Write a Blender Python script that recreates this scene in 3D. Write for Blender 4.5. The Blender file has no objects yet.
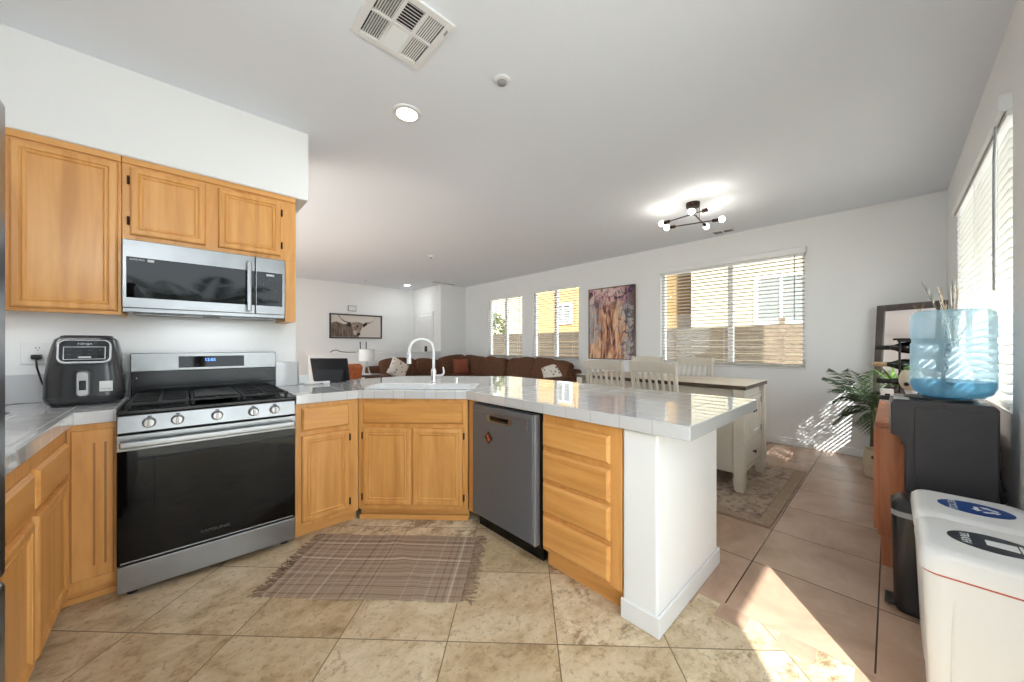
import bpy, bmesh, math, random
from mathutils import Vector, Matrix, Euler
random.seed(7)
S = bpy.context.scene
COL = S.collection
PI = math.pi
rad = math.radians

# ---------------------------------------------------------------- camera
CAM_H, F_PX, HORIZON = 1.25, 354.5, 345.0
THETA = rad(46.88)                       # the view axis, from +X towards +Y
cam_d = bpy.data.cameras.new('camera'); cam = bpy.data.objects.new('camera', cam_d)
COL.objects.link(cam); S.camera = cam
cam.location = (0, 0, CAM_H)
cam.rotation_euler = (rad(90), 0, THETA - rad(90))
cam_d.sensor_width = 36; cam_d.lens = F_PX / 1024 * 36
cam_d.shift_y = (HORIZON - 341) / 1024
cam_d.clip_start = 0.02; cam_d.clip_end = 200

# ---------------------------------------------------------------- world, sun, exposure
W = bpy.data.worlds.new('world'); S.world = W; W.use_nodes = True
bg = W.node_tree.nodes['Background']
bg.inputs[0].default_value = (0.86, 0.935, 1.0, 1); bg.inputs[1].default_value = 2.7
sun_d = bpy.data.lights.new('sun', 'SUN'); sun = bpy.data.objects.new('sun', sun_d); COL.objects.link(sun)
sun_d.energy = 7.0; sun_d.angle = rad(0.4); sun_d.color = (1.0, 0.975, 0.93)
EL = rad(35)
sun.rotation_euler = Vector((0.8*math.cos(EL), 0.6*math.cos(EL), -math.sin(EL))).to_track_quat('-Z', 'Y').to_euler()
sun.location = (-6, -5, 6)
S.view_settings.view_transform = 'Standard'; S.view_settings.look = 'None'
S.view_settings.gamma = 1; S.view_settings.use_curve_mapping = False
S.view_settings.exposure = 1.02

CAN_W = 2.5          # power of one recessed ceiling lamp
BULB_L = 18         # radiance of one chandelier bulb
CEIL = 2.785

# ---------------------------------------------------------------- mesh helpers
def M_loc(loc=(0,0,0), rz=0.0, rx=0.0, ry=0.0):
    return Matrix.Translation(loc) @ Euler((rx, ry, rz)).to_matrix().to_4x4()

def merge(bm, tb, m=None, mi=0):
    me = bpy.data.meshes.new('tmp'); 
    for f in tb.faces: f.material_index = mi
    if m is not None: tb.transform(m)
    tb.to_mesh(me); tb.free(); bm.from_mesh(me); bpy.data.meshes.remove(me)

def box(bm, x0, x1, y0, y1, z0, z1, b=0.0, seg=2, m=None, mi=0):
    tb = bmesh.new(); bmesh.ops.create_cube(tb, size=1)
    for v in tb.verts:
        v.co = Vector((x0+(v.co.x+.5)*(x1-x0), y0+(v.co.y+.5)*(y1-y0), z0+(v.co.z+.5)*(z1-z0)))
    if b > 0:
        bmesh.ops.bevel(tb, geom=tb.edges[:], offset=b, segments=seg, profile=.5, affect='EDGES')
    merge(bm, tb, m, mi)

def prism(bm, poly, z0, z1, holes=(), b=0.0, m=None, mi=0):
    tb = bmesh.new(); edges = []
    for loop in [poly]+list(holes):
        vs = [tb.verts.new((p[0], p[1], z0)) for p in loop]
        for i in range(len(vs)): edges.append(tb.edges.new((vs[i], vs[(i+1) % len(vs)])))
    if holes: bmesh.ops.triangle_fill(tb, use_beauty=True, use_dissolve=False, edges=edges)
    else: tb.faces.new([v for v in tb.verts])
    r = bmesh.ops.extrude_face_region(tb, geom=tb.faces[:])
    for e in r['geom']:
        if isinstance(e, bmesh.types.BMVert): e.co.z = z1
    bmesh.ops.recalc_face_normals(tb, faces=tb.faces[:])
    if b > 0:
        es = [e for e in tb.edges if len(e.link_faces) == 2 and e.calc_face_angle(0) > .3]
        bmesh.ops.bevel(tb, geom=es, offset=b, segments=2, profile=.5, affect='EDGES')
    merge(bm, tb, m, mi)

def cyl(bm, p0, p1, r0, r1=None, n=20, mi=0, cap=True):
    r1 = r0 if r1 is None else r1
    p0, p1 = Vector(p0), Vector(p1); d = p1-p0
    tb = bmesh.new()
    bmesh.ops.create_cone(tb, cap_ends=cap, segments=n, radius1=r0, radius2=r1, depth=d.length)
    q = Vector((0,0,1)).rotation_difference(d).to_matrix().to_4x4()
    merge(bm, tb, Matrix.Translation((p0+p1)/2) @ q, mi)

def tube(bm, pts, r, n=10, mi=0, caps=True):
    pts = [Vector(p) for p in pts]; tb = bmesh.new(); rings = []
    rr = r if isinstance(r, (list, tuple)) else [r]*len(pts)
    t0 = (pts[1]-pts[0]).normalized()
    a = t0.orthogonal().normalized()
    for i, p in enumerate(pts):
        if i == 0: t = pts[1]-pts[0]
        elif i == len(pts)-1: t = pts[-1]-pts[-2]
        else: t = (pts[i+1]-pts[i]).normalized()+(pts[i]-pts[i-1]).normalized()
        t.normalize(); a = (a - t*a.dot(t))
        a = a.normalized() if a.length > 1e-6 else t.orthogonal().normalized()
        bb = t.cross(a)
        rings.append([tb.verts.new(p+(a*math.cos(2*PI*k/n)+bb*math.sin(2*PI*k/n))*rr[i]) for k in range(n)])
    for i in range(len(rings)-1):
        for k in range(n):
            tb.faces.new((rings[i][k], rings[i][(k+1) % n], rings[i+1][(k+1) % n], rings[i+1][k]))
    if caps:
        tb.faces.new(rings[0][::-1]); tb.faces.new(rings[-1])
    merge(bm, tb, None, mi)

def lathe(bm, prof, c=(0,0,0), n=32, m=None, mi=0, caps=True):
    """prof: (radius, z) from bottom to top; ends closed when the radius is > 0."""
    tb = bmesh.new(); rings = []
    for r, z in prof:
        if r < 1e-6: rings.append([tb.verts.new((0,0,z))])
        else: rings.append([tb.verts.new((r*math.cos(2*PI*k/n), r*math.sin(2*PI*k/n), z)) for k in range(n)])
    for A, B in zip(rings, rings[1:]):
        for k in range(n):
            a0, a1 = A[k % len(A)], A[(k+1) % len(A)]; b0, b1 = B[k % len(B)], B[(k+1) % len(B)]
            vs = [a0, a1, b1, b0]; u = []
            for v in vs:
                if v not in u: u.append(v)
            if len(u) >= 3: tb.faces.new(u)
    if caps and len(rings[0]) > 1: tb.faces.new(rings[0][::-1])
    if caps and len(rings[-1]) > 1: tb.faces.new(rings[-1])
    mm = Matrix.Translation(c)
    if m is not None: mm = m @ mm
    merge(bm, tb, mm, mi)

def rrect(w, d, r, n=6, cx=0, cy=0):
    r = min(r, w/2-1e-4, d/2-1e-4); P = []
    for (sx, sy, a0) in ((1,1,0),(-1,1,90),(-1,-1,180),(1,-1,270)):
        for k in range(n+1):
            a = rad(a0+90*k/n)
            P.append((cx+sx*(w/2-r)+r*math.cos(a), cy+sy*(d/2-r)+r*math.sin(a)))
    return P

def loft(bm, secs, m=None, mi=0, n=6, cap0=True, cap1=True):
    """secs: (z, width, depth, corner radius, cx, cy) rounded rectangles from bottom to top."""
    tb = bmesh.new(); rings = []
    for z, w, d, r, cx, cy in secs:
        rings.append([tb.verts.new((x, y, z)) for x, y in rrect(w, d, r, n, cx, cy)])
    N = len(rings[0])
    for A, B in zip(rings, rings[1:]):
        for k in range(N): tb.faces.new((A[k], A[(k+1) % N], B[(k+1) % N], B[k]))
    if cap0: tb.faces.new(rings[0][::-1])
    if cap1: tb.faces.new(rings[-1])
    merge(bm, tb, m, mi)

def relief(bm, x0, x1, z0, z1, loops, back=0.0, m=None, mi=0):
    """a front facing -Y: nested rectangles (inset, y); closed at the back on y = back."""
    tb = bmesh.new(); rings = []
    for ins, y in [(0, back)]+list(loops):
        rings.append([tb.verts.new(c) for c in ((x0+ins, y, z0+ins), (x1-ins, y, z0+ins), (x1-ins, y, z1-ins), (x0+ins, y, z1-ins))])
    for A, B in zip(rings, rings[1:]):
        for k in range(4): tb.faces.new((A[k], A[(k+1) % 4], B[(k+1) % 4], B[k]))
    tb.faces.new(rings[-1]); tb.faces.new(rings[0][::-1])
    bmesh.ops.recalc_face_normals(tb, faces=tb.faces[:])
    merge(bm, tb, m, mi)

def puff(bm, c, s, e=4.0, m=None, mi=0, cuts=8, noise=0.0):
    tb = bmesh.new(); bmesh.ops.create_cube(tb, size=2)
    bmesh.ops.subdivide_edges(tb, edges=tb.edges[:], cuts=cuts, use_grid_fill=True)
    for v in tb.verts:
        x, y, z = v.co
        r = (abs(x)**e+abs(y)**e+abs(z)**e)**(1/e)
        v.co = Vector((x/r*s[0]/2, y/r*s[1]/2, z/r*s[2]/2))
    mm = Matrix.Translation(c)
    if m is not None: mm = mm @ m
    merge(bm, tb, mm, mi)

def sphere(bm, c, r, n=20, sc=(1,1,1), mi=0):
    tb = bmesh.new(); bmesh.ops.create_uvsphere(tb, u_segments=n, v_segments=max(8, n//2), radius=r)
    merge(bm, tb, Matrix.Translation(c) @ Matrix.Diagonal((*sc, 1)), mi)

def flat(bm, pts, mi=0):
    f = bm.faces.new([bm.verts.new(p) for p in pts]); f.material_index = mi

def obj(name, bm, mats, parent=None, smooth=48):
    me = bpy.data.meshes.new(name)
    bmesh.ops.recalc_face_normals(bm, faces=bm.faces[:])
    bm.to_mesh(me); bm.free()
    for mm in (mats if isinstance(mats, (list, tuple)) else [mats]): me.materials.append(mm)
    if smooth:
        me.polygons.foreach_set('use_smooth', [True]*len(me.polygons))
        me.set_sharp_from_angle(angle=rad(smooth))
    o = bpy.data.objects.new(name, me); COL.objects.link(o)
    if smooth:
        wn = o.modifiers.new('weighted', 'WEIGHTED_NORMAL'); wn.keep_sharp = True; wn.weight = 100
    if parent is not None: o.parent = parent
    return o

def tag(o, label=None, cat=None, group=None, kind=None):
    if label: o['label'] = label
    if cat: o['category'] = cat
    if group: o['group'] = group
    if kind: o['kind'] = kind
    return o

def thing(name, label, cat, loc=(0,0,0), rz=0.0, group=None):
    o = bpy.data.objects.new(name, None); COL.objects.link(o)
    o.empty_display_size = .1; o.location = loc; o.rotation_euler = (0, 0, rz)
    return tag(o, label, cat, group)

def struct(name, bm, mats, parent=None, smooth=48):
    o = obj(name, bm, mats, parent, smooth); 
    if parent is None: o['kind'] = 'structure'
    return o

def dup(root, loc, rz=0.0, label=None):
    r = root.copy(); COL.objects.link(r); r.location = loc; r.rotation_euler = (0, 0, rz)
    if label: r['label'] = label
    for ch in list(root.children):
        c = ch.copy(); COL.objects.link(c); c.parent = r
        for g in list(ch.children):
            d = g.copy(); COL.objects.link(d); d.parent = c
    return r

def text(name, body, size, mat, parent, loc, rot=(PI/2,0,0), sx=1.0, align='CENTER'):
    cu = bpy.data.curves.new('t', 'FONT'); cu.body = body; cu.size = size; cu.align_x = align; cu.align_y = 'CENTER'
    cu.extrude = 0.0004; cu.resolution_u = 3
    to = bpy.data.objects.new('t', cu); COL.objects.link(to)
    dg = bpy.context.evaluated_depsgraph_get(); me = bpy.data.meshes.new_from_object(to.evaluated_get(dg))
    bpy.data.objects.remove(to); bpy.data.curves.remove(cu)
    me.materials.clear(); me.materials.append(mat)
    o = bpy.data.objects.new(name, me); COL.objects.link(o); o.parent = parent
    o.location = loc; o.rotation_euler = rot; o.scale = (sx, 1, 1)
    return o

def B(): return bmesh.new()

# ---------------------------------------------------------------- material helpers
def srgb(r, g, b):
    f = lambda c: (c/255/12.92) if c/255 <= .04045 else ((c/255+.055)/1.055)**2.4
    return (f(r), f(g), f(b), 1)

class NT:
    def __init__(s, name):
        s.m = bpy.data.materials.new(name); s.m.use_nodes = True
        s.t = s.m.node_tree; s.n = s.t.nodes; s.l = s.t.links
        s.p = s.n['Principled BSDF']; s.out = s.n['Material Output']
    def node(s, typ, **kw):
        n = s.n.new(typ)
        for k, v in kw.items():
            if k in n.inputs.keys(): n.inputs[k].default_value = v
            else: setattr(n, k, v)
        return n
    def link(s, a, b): s.l.new(a, b)
    def coord(s, scale=(1,1,1), rot=(0,0,0), loc=(0,0,0), world=False):
        if world:
            g = s.node('ShaderNodeNewGeometry').outputs['Position']
        else:
            g = s.node('ShaderNodeTexCoord').outputs['Object']
        m = s.node('ShaderNodeMapping'); m.inputs['Scale'].default_value = scale
        m.inputs['Rotation'].default_value = rot; m.inputs['Location'].default_value = loc
        s.link(g, m.inputs['Vector']); return m.outputs['Vector']
    def noise(s, vec, scale, detail=4, rough=.55, dist=0.0):
        n = s.node('ShaderNodeTexNoise'); n.inputs['Scale'].default_value = scale
        n.inputs['Detail'].default_value = detail; n.inputs['Roughness'].default_value = rough
        n.inputs['Distortion'].default_value = dist
        s.link(vec, n.inputs['Vector']); return n.outputs['Fac']
    def ramp(s, fac, stops, interp='LINEAR'):
        r = s.node('ShaderNodeValToRGB'); r.color_ramp.interpolation = interp
        e = r.color_ramp.elements
        while len(e) < len(stops): e.new(.5)
        for el, (p, c) in zip(e, stops): el.position = p; el.color = c if len(c) == 4 else (*c, 1)
        s.link(fac, r.inputs['Fac']); return r.outputs['Color']
    def mix(s, fac, a, b, mode='MIX'):
        n = s.node('ShaderNodeMix', data_type='RGBA', blend_type=mode)
        for sock, v in ((n.inputs['Factor'], fac), (n.inputs['A'] if False else n.inputs[6], a), (n.inputs[7], b)):
            if hasattr(v, 'is_linked') or hasattr(v, 'links'): s.link(v, sock)
            else: sock.default_value = v
        return n.outputs[2]
    def math(s, op, a, b=None, c=None):
        n = s.node('ShaderNodeMath', operation=op)
        for i, v in enumerate((a, b, c)):
            if v is None: continue
            if hasattr(v, 'links'): s.link(v, n.inputs[i])
            else: n.inputs[i].default_value = v
        return n.outputs[0]
    def bump(s, h, strength=.2, dist=.01):
        b = s.node('ShaderNodeBump'); b.inputs['Strength'].default_value = strength; b.inputs['Distance'].default_value = dist
        s.link(h, b.inputs['Height']); s.link(b.outputs['Normal'], s.p.inputs['Normal'])
    def grid(s, vec, sx, sy, g, axes='XY'):
        """square tile grid: returns (grout mask 1 on grout, per tile random, per-tile random colour)"""
        sep = s.node('ShaderNodeSeparateXYZ'); s.link(vec, sep.inputs[0])
        a, b = sep.outputs[axes[0]], sep.outputs[axes[1]]
        ua, ub = s.math('DIVIDE', a, sx), s.math('DIVIDE', b, sy)
        def edge(u, size):
            fr = s.math('FRACT', u); d = s.math('MINIMUM', fr, s.math('SUBTRACT', 1.0, fr))
            return s.math('MULTIPLY', d, size)
        d = s.math('MINIMUM', edge(ua, sx), edge(ub, sy))
        mask = s.math('LESS_THAN', d, g/2)
        cmb = s.node('ShaderNodeCombineXYZ')
        s.link(s.math('FLOOR', ua), cmb.inputs[0]); s.link(s.math('FLOOR', ub), cmb.inputs[1])
        wn = s.node('ShaderNodeTexWhiteNoise'); wn.noise_dimensions = '3D'; s.link(cmb.outputs[0], wn.inputs['Vector'])
        return mask, wn.outputs['Value'], wn.outputs['Color']

def plain(name, col, rough=.5, metal=0.0, spec=None, emit=None, es=0, coat=0):
    k = NT(name); p = k.p
    p.inputs['Base Color'].default_value = col; p.inputs['Roughness'].default_value = rough; p.inputs['Metallic'].default_value = metal
    if spec is not None: p.inputs['Specular IOR Level'].default_value = spec
    if coat: p.inputs['Coat Weight'].default_value = coat; p.inputs['Coat Roughness'].default_value = .05
    if emit: p.inputs['Emission Color'].default_value = emit; p.inputs['Emission Strength'].default_value = es
    return k.m

def speckled(name, c0, c1, scale=8, rough=.6, bump=0, metal=0, stretch=(1,1,1), detail=4):
    k = NT(name); v = k.coord(stretch)
    n = k.noise(v, scale, detail)
    k.link(k.ramp(n, [(.3, c0), (.7, c1)]), k.p.inputs['Base Color'])
    k.p.inputs['Roughness'].default_value = rough; k.p.inputs['Metallic'].default_value = metal
    if bump: k.bump(n, bump)
    return k.m

def wood(name, c0, c1, c2, grain=(14,14,1.2), rough=.38, coat=.15):
    k = NT(name); v = k.coord(grain)
    oi = k.node('ShaderNodeObjectInfo')
    off = k.node('ShaderNodeVectorMath', operation='ADD'); k.link(v, off.inputs[0])
    sc = k.node('ShaderNodeVectorMath', operation='SCALE'); sc.inputs['Scale'].default_value = 40
    cb = k.node('ShaderNodeCombineXYZ'); [k.link(oi.outputs['Random'], cb.inputs[i]) for i in range(3)]
    k.link(cb.outputs[0], sc.inputs[0]); k.link(sc.outputs[0], off.inputs[1])
    n1 = k.noise(off.outputs[0], 1.0, 6, .6, .6); n2 = k.noise(off.outputs[0], 6.0, 3, .6)
    col = k.ramp(n1, [(.3, c0), (.5, c1), (.72, c2)])
    col = k.mix(k.math('MULTIPLY', n2, .35), col, c0)
    k.link(col, k.p.inputs['Base Color']); k.p.inputs['Roughness'].default_value = rough
    k.p.inputs['Coat Weight'].default_value = coat; k.p.inputs['Coat Roughness'].default_value = .2
    k.bump(n2, .04, .002)
    return k.m

def steel(name, col, rough=.28, stretch=(2, 2, 120)):
    k = NT(name); v = k.coord(stretch)
    n = k.noise(v, 3, 3)
    big = k.noise(k.coord((1,1,1)), 3.5, 3)
    c = tuple(min(1, a*.82) for a in col[:3])+(1,)
    k.link(k.ramp(big, [(.35, c), (.65, col)]), k.p.inputs['Base Color'])
    k.p.inputs['Metallic'].default_value = 1
    r = k.math('MULTIPLY_ADD', n, .12, rough-.06); k.link(r, k.p.inputs['Roughness'])
    k.bump(n, .006, .0005)
    return k.m

# ---------------------------------------------------------------- materials
OAK = wood('oak_upright', srgb(200,138,70), srgb(224,162,90), srgb(235,178,108))
OAKH = wood('oak_lengthwise', srgb(200,138,70), srgb(224,162,90), srgb(235,178,108), grain=(1.2,14,14))
HINGE = plain('dark_hinge', srgb(60,40,28), .5, .6)
k = NT('wall_paint'); v = k.coord(world=True); n = k.noise(v, 60, 3); k.p.inputs['Base Color'].default_value = srgb(240,240,239)
k.p.inputs['Roughness'].default_value = .75; k.bump(n, .06, .004); WALL = k.m
k = NT('ceiling_paint'); n = k.noise(k.coord(world=True), 70, 3); k.p.inputs['Base Color'].default_value = srgb(241,246,253)
k.p.inputs['Roughness'].default_value = .85; k.bump(n, .06, .004); CEILM = k.m
TRIM = plain('white_trim', srgb(235,235,234), .4)
WHITE = plain('white_plastic', srgb(238,238,238), .32)
WHITE_ROUGH = plain('white_matte', srgb(232,232,230), .6)
VINYL = plain('white_vinyl', srgb(240,240,242), .35)
SLAT = plain('blind_slat', srgb(200,192,178), .5)
k = NT('blind_slat_thin'); k.p.inputs['Base Color'].default_value = srgb(240,240,238); k.p.inputs['Roughness'].default_value = .5
tr = k.node('ShaderNodeBsdfTranslucent'); tr.inputs[0].default_value = srgb(245,244,240)
mx = k.node('ShaderNodeMixShader'); mx.inputs[0].default_value = .72
k.link(k.p.outputs[0], mx.inputs[1]); k.link(tr.outputs[0], mx.inputs[2]); k.link(mx.outputs[0], k.out.inputs[0]); SLAT_T = k.m
STEEL = steel('brushed_steel', srgb(160,161,162), .34)
STEEL_DK = plain('dark_stainless', srgb(118,122,129), .42, .5)
CHROME = plain('chrome', srgb(235,236,238), .12, 1)
BLACK = plain('black_enamel', srgb(12,12,13), .18, 0, .35)
BLACK_GLASS = plain('black_glass', srgb(6,6,7), .04, 0, .28)
IRON = plain('cast_iron', srgb(24,24,25), .55)
BLACK_PL = plain('black_plastic', srgb(22,22,24), .4)
GREY_PL = plain('grey_plastic', srgb(150,152,156), .4)
SILVER = plain('silver_plastic', srgb(190,190,190), .3, .6)
TXT_L = plain('light_print', srgb(210,212,215), .5)
TXT_D = plain('dark_print', srgb(70,70,72), .5)
DISPLAY = plain('display_digits', srgb(60,110,255), .4, emit=srgb(80,130,255), es=2.5)

def tile_counter():
    k = NT('white_tile'); v = k.coord(world=True, loc=(-.07,-.07,0))
    m1, r1, _ = k.grid(v, .155, .155, .004)
    geo = k.node('ShaderNodeNewGeometry'); sp = k.node('ShaderNodeSeparateXYZ'); k.link(geo.outputs['Normal'], sp.inputs[0])
    col = k.ramp(r1, [(0, srgb(206,206,207)), (1, srgb(214,214,215))])
    k.link(k.mix(m1, col, srgb(176,176,174)), k.p.inputs['Base Color'])
    n = k.noise(v, 9, 2)
    k.link(k.math('MULTIPLY_ADD', m1, .5, .035), k.p.inputs['Roughness']); k.p.inputs['Specular IOR Level'].default_value = .6; k.link(k.math('MULTIPLY_ADD', m1, -.5, .5), k.p.inputs['Coat Weight']); k.p.inputs['Coat IOR'].default_value = 1.55; k.p.inputs['Coat Roughness'].default_value = .015
    h = k.math('SUBTRACT', k.math('MULTIPLY', n, .04), m1)
    k.bump(h, .2, .002)
    return k.m
TILE = tile_counter()

def travertine():
    k = NT('travertine'); R45 = (0, 0, rad(-45))
    s = .655/math.sqrt(2)
    geo = k.node('ShaderNodeNewGeometry').outputs['Position']
    sep = k.node('ShaderNodeSeparateXYZ'); k.link(geo, sep.inputs[0])
    a = k.math('DIVIDE', k.math('SUBTRACT', k.math('ADD', sep.outputs[0], sep.outputs[1]), 2.1), math.sqrt(2))
    b = k.math('DIVIDE', k.math('SUBTRACT', k.math('SUBTRACT', sep.outputs[0], sep.outputs[1]), .2), math.sqrt(2))
    cb = k.node('ShaderNodeCombineXYZ'); k.link(a, cb.inputs[0]); k.link(b, cb.inputs[1])
    mask, rnd, rc = k.grid(cb.outputs[0], s, s, .005)
    # each slab is cut from another place in the stone
    off = k.node('ShaderNodeVectorMath', operation='MULTIPLY_ADD'); k.link(rc, off.inputs[0])
    off.inputs[1].default_value = (30, 30, 30); k.link(geo, off.inputs[2]); v = off.outputs[0]
    ms = k.node('ShaderNodeMapping'); ms.inputs['Scale'].default_value = (1, 1.5, 1); ms.inputs['Rotation'].default_value = (0,0,rad(35)); k.link(v, ms.inputs['Vector'])
    n1 = k.noise(ms.outputs[0], 5.5, 10, .72, .3); n2 = k.noise(v, 34, 6, .75); n3 = k.noise(ms.outputs[0], 5, 9, .75, .2)
    base = k.ramp(n1, [(.30, srgb(166,143,112)), (.44, srgb(212,191,160)), (.58, srgb(232,216,190)), (.76, srgb(242,231,212))])
    tint = k.ramp(rnd, [(0, srgb(222,212,196)), (.5, srgb(243,238,230)), (1, srgb(255,255,250))])
    base = k.mix(1.0, base, tint, 'MULTIPLY')
    pits = k.ramp(n2, [(.38, (1,1,1)), (.46, (0,0,0))])
    base = k.mix(k.math('MULTIPLY', pits, .45), base, srgb(122,92,58))
    # a few slabs carry dark vein patches
    sel = k.math('GREATER_THAN', rnd, .48)
    vein = k.ramp(n3, [(.51, (0,0,0)), (.60, (1,1,1))])
    vf = k.math('MULTIPLY', k.math('MULTIPLY', vein, sel), .75)
    base = k.mix(vf, base, srgb(112,82,48))
    k.link(k.mix(mask, base, srgb(122,106,78)), k.p.inputs['Base Color'])
    k.link(k.math('MULTIPLY_ADD', n2, .3, .28), k.p.inputs['Roughness'])
    k.bump(k.math('SUBTRACT', k.math('MULTIPLY', n2, .5), mask), .22, .003)
    return k.m
TRAV = travertine()

def brown_tile():
    k = NT('brown_tile'); geo = k.coord(world=True, loc=(-1.911, -.547, 0))
    mask, rnd, rc = k.grid(geo, .507, .507, .006)
    raw = k.node('ShaderNodeSeparateXYZ'); k.link(k.node('ShaderNodeNewGeometry').outputs['Position'], raw.inputs[0])
    mask = k.math('MULTIPLY', mask, k.math('GREATER_THAN', raw.outputs[0], 1.93))
    off = k.node('ShaderNodeVectorMath', operation='MULTIPLY_ADD'); k.link(rc, off.inputs[0]); off.inputs[1].default_value = (20,20,20); k.link(geo, off.inputs[2])
    n1 = k.noise(off.outputs[0], 2.4, 7, .62, .7); n2 = k.noise(off.outputs[0], 22, 4, .6)
    base = k.ramp(n1, [(.3, srgb(170,138,117)), (.5, srgb(196,163,140)), (.72, srgb(212,181,158))])
    base = k.mix(k.math('MULTIPLY', n2, .3), base, srgb(156,126,106))
    k.link(k.mix(mask, base, srgb(74,56,46)), k.p.inputs['Base Color'])
    k.link(k.math('MULTIPLY_ADD', n1, .10, .20), k.p.inputs['Roughness'])
    k.bump(k.math('SUBTRACT', k.math('MULTIPLY', n2, .06), mask), .15, .003)
    return k.m
BROWN = brown_tile()

k = NT('window_glass'); tp = k.node('ShaderNodeBsdfTransparent'); tp.inputs[0].default_value = (.95,.97,.97,1)
gl = k.node('ShaderNodeBsdfGlossy'); gl.inputs['Roughness'].default_value = .02
mx = k.node('ShaderNodeMixShader'); mx.inputs[0].default_value = .03; k.link(tp.outputs[0], mx.inputs[1]); k.link(gl.outputs[0], mx.inputs[2]); k.link(mx.outputs[0], k.out.inputs[0])
GLASS = k.m

def tinted(name, tint, body, fac, rough=.08):
    k = NT(name); k.p.inputs['Base Color'].default_value = body; k.p.inputs['Roughness'].default_value = rough
    tp = k.node('ShaderNodeBsdfTransparent'); tp.inputs[0].default_value = tint
    lw = k.node('ShaderNodeLayerWeight'); lw.inputs[0].default_value = .35
    f = k.math('MULTIPLY_ADD', lw.outputs['Facing'], .45, fac)
    tl = k.node('ShaderNodeBsdfTranslucent'); tl.inputs[0].default_value = body
    m0 = k.node('ShaderNodeMixShader'); m0.inputs[0].default_value = .6; k.link(k.p.outputs[0], m0.inputs[1]); k.link(tl.outputs[0], m0.inputs[2])
    mx = k.node('ShaderNodeMixShader'); k.link(f, mx.inputs[0]); k.link(tp.outputs[0], mx.inputs[1]); k.link(m0.outputs[0], mx.inputs[2])
    k.link(mx.outputs[0], k.out.inputs[0]); return k.m
BOTTLE = tinted('blue_bottle', srgb(230,244,251), srgb(214,240,252), .26)
WATER = tinted('blue_water', srgb(190,224,238), srgb(120,190,218), .22)
EMIT = plain('lamp_diffuser', (1,1,1,1), .5, emit=(1,.97,.92,1), es=14)
BULB = plain('glowing_bulb', (1,1,1,1), .5, emit=(1,.93,.82,1), es=BULB_L)
BRONZE = plain('dark_bronze', srgb(58,44,38), .4, .7)
CREAM = speckled('cream_paint', srgb(208,200,184), srgb(218,210,196), 6, .5)
TOPWOOD = wood('table_top', srgb(176,158,142), srgb(200,184,170), srgb(214,202,190), grain=(10,1.2,10), rough=.3, coat=.3)
TOPEDGE = wood('table_edge', srgb(62,48,38), srgb(82,66,54), srgb(98,80,66), grain=(10,1.2,10))
REDWOOD = wood('red_wood', srgb(150,84,50), srgb(184,112,72), srgb(206,138,96), grain=(9,9,1))
MIRROR = plain('mirror_glass', srgb(240,242,244), .02, 1)
MIRROR_FR = wood('grey_wood', srgb(52,44,40), srgb(84,74,68), srgb(112,102,94), grain=(10,10,2))
SOFA = speckled('brown_chenille', srgb(78,48,32), srgb(112,74,50), 30, .9, .15)
SOFA_DK = speckled('brown_chenille_deep', srgb(70,42,28), srgb(98,64,43), 30, .9, .15)
RUST = speckled('rust_fabric', srgb(118,60,42), srgb(146,80,58), 40, .9, .1)
LEATHER = speckled('cognac_leather', srgb(150,78,40), srgb(184,104,60), 20, .45, .05)
DARKWOOD = wood('dark_wood', srgb(40,28,22), srgb(58,42,34), srgb(70,52,42))
COOLER = plain('charcoal_plastic', srgb(58,56,60), .42)
BIN = plain('bin_white', srgb(240,240,240), .3)
GREEN = speckled('palm_green', srgb(34,50,28), srgb(66,88,46), 12, .55)
GREEN2 = speckled('leaf_green', srgb(70,112,40), srgb(120,160,70), 12, .5)
STUCCO = speckled('cream_stucco', srgb(176,138,86), srgb(186,148,96), 12, .9, .1)
STUCCO_W = speckled('pale_stucco', srgb(158,149,124), srgb(168,159,136), 12, .9, .1)
FENCE = wood('fence_wood', srgb(88,74,60), srgb(108,92,74), srgb(122,106,86), grain=(12,1,12), rough=.8, coat=0)
CONCRETE = speckled('concrete', srgb(196,190,180), srgb(214,208,198), 5, .85)

k = NT('sun_scatter_roof'); k.p.inputs['Base Color'].default_value = srgb(236,238,240); k.p.inputs['Roughness'].default_value = .6
tr = k.node('ShaderNodeBsdfTranslucent'); tr.inputs[0].default_value = srgb(240,243,248)
mx = k.node('ShaderNodeMixShader'); mx.inputs[0].default_value = .6
k.link(k.p.outputs[0], mx.inputs[1]); k.link(tr.outputs[0], mx.inputs[2]); k.link(mx.outputs[0], k.out.inputs[0]); POLY = k.m

# ================================================================ THE SHELL
bm = B()
prism(bm, [(-1.05,-.385),(1.805,-.385),(1.805,-.14),(1.905,-.14),(1.905,-.027),(1.805,-.027),(1.805,.094),(1.905,.094),(1.905,.206),(1.805,.206),
           (1.805,.328),(1.905,.328),(1.905,.44),(1.805,.44),(1.805,.561),(1.905,.561),(1.905,.66),(1.805,.66),(1.805,3.25),(-1.05,3.25)], -.1, 0)
struct('floor', bm, TRAV)
bm = B()
prism(bm, [(1.805,-.385),(5.55,-.385),(5.55,9.2),(-1.05,9.2),(-1.05,3.25),(1.805,3.25),(1.805,.66),(1.905,.66),(1.905,.561),(1.805,.561),(1.805,.44),(1.905,.44),
           (1.905,.328),(1.805,.328),(1.805,.206),(1.905,.206),(1.905,.094),(1.805,.094),(1.805,-.027),(1.905,-.027),(1.905,-.14),(1.805,-.14)], -.1, 0)
struct('floor', bm, BROWN)
bm = B(); box(bm, -1.2, 5.7, -.535, 9.35, CEIL, CEIL+2.6); struct('ceiling', bm, CEILM)  # slab made extra thick upward so it shades the fence outside

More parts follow.
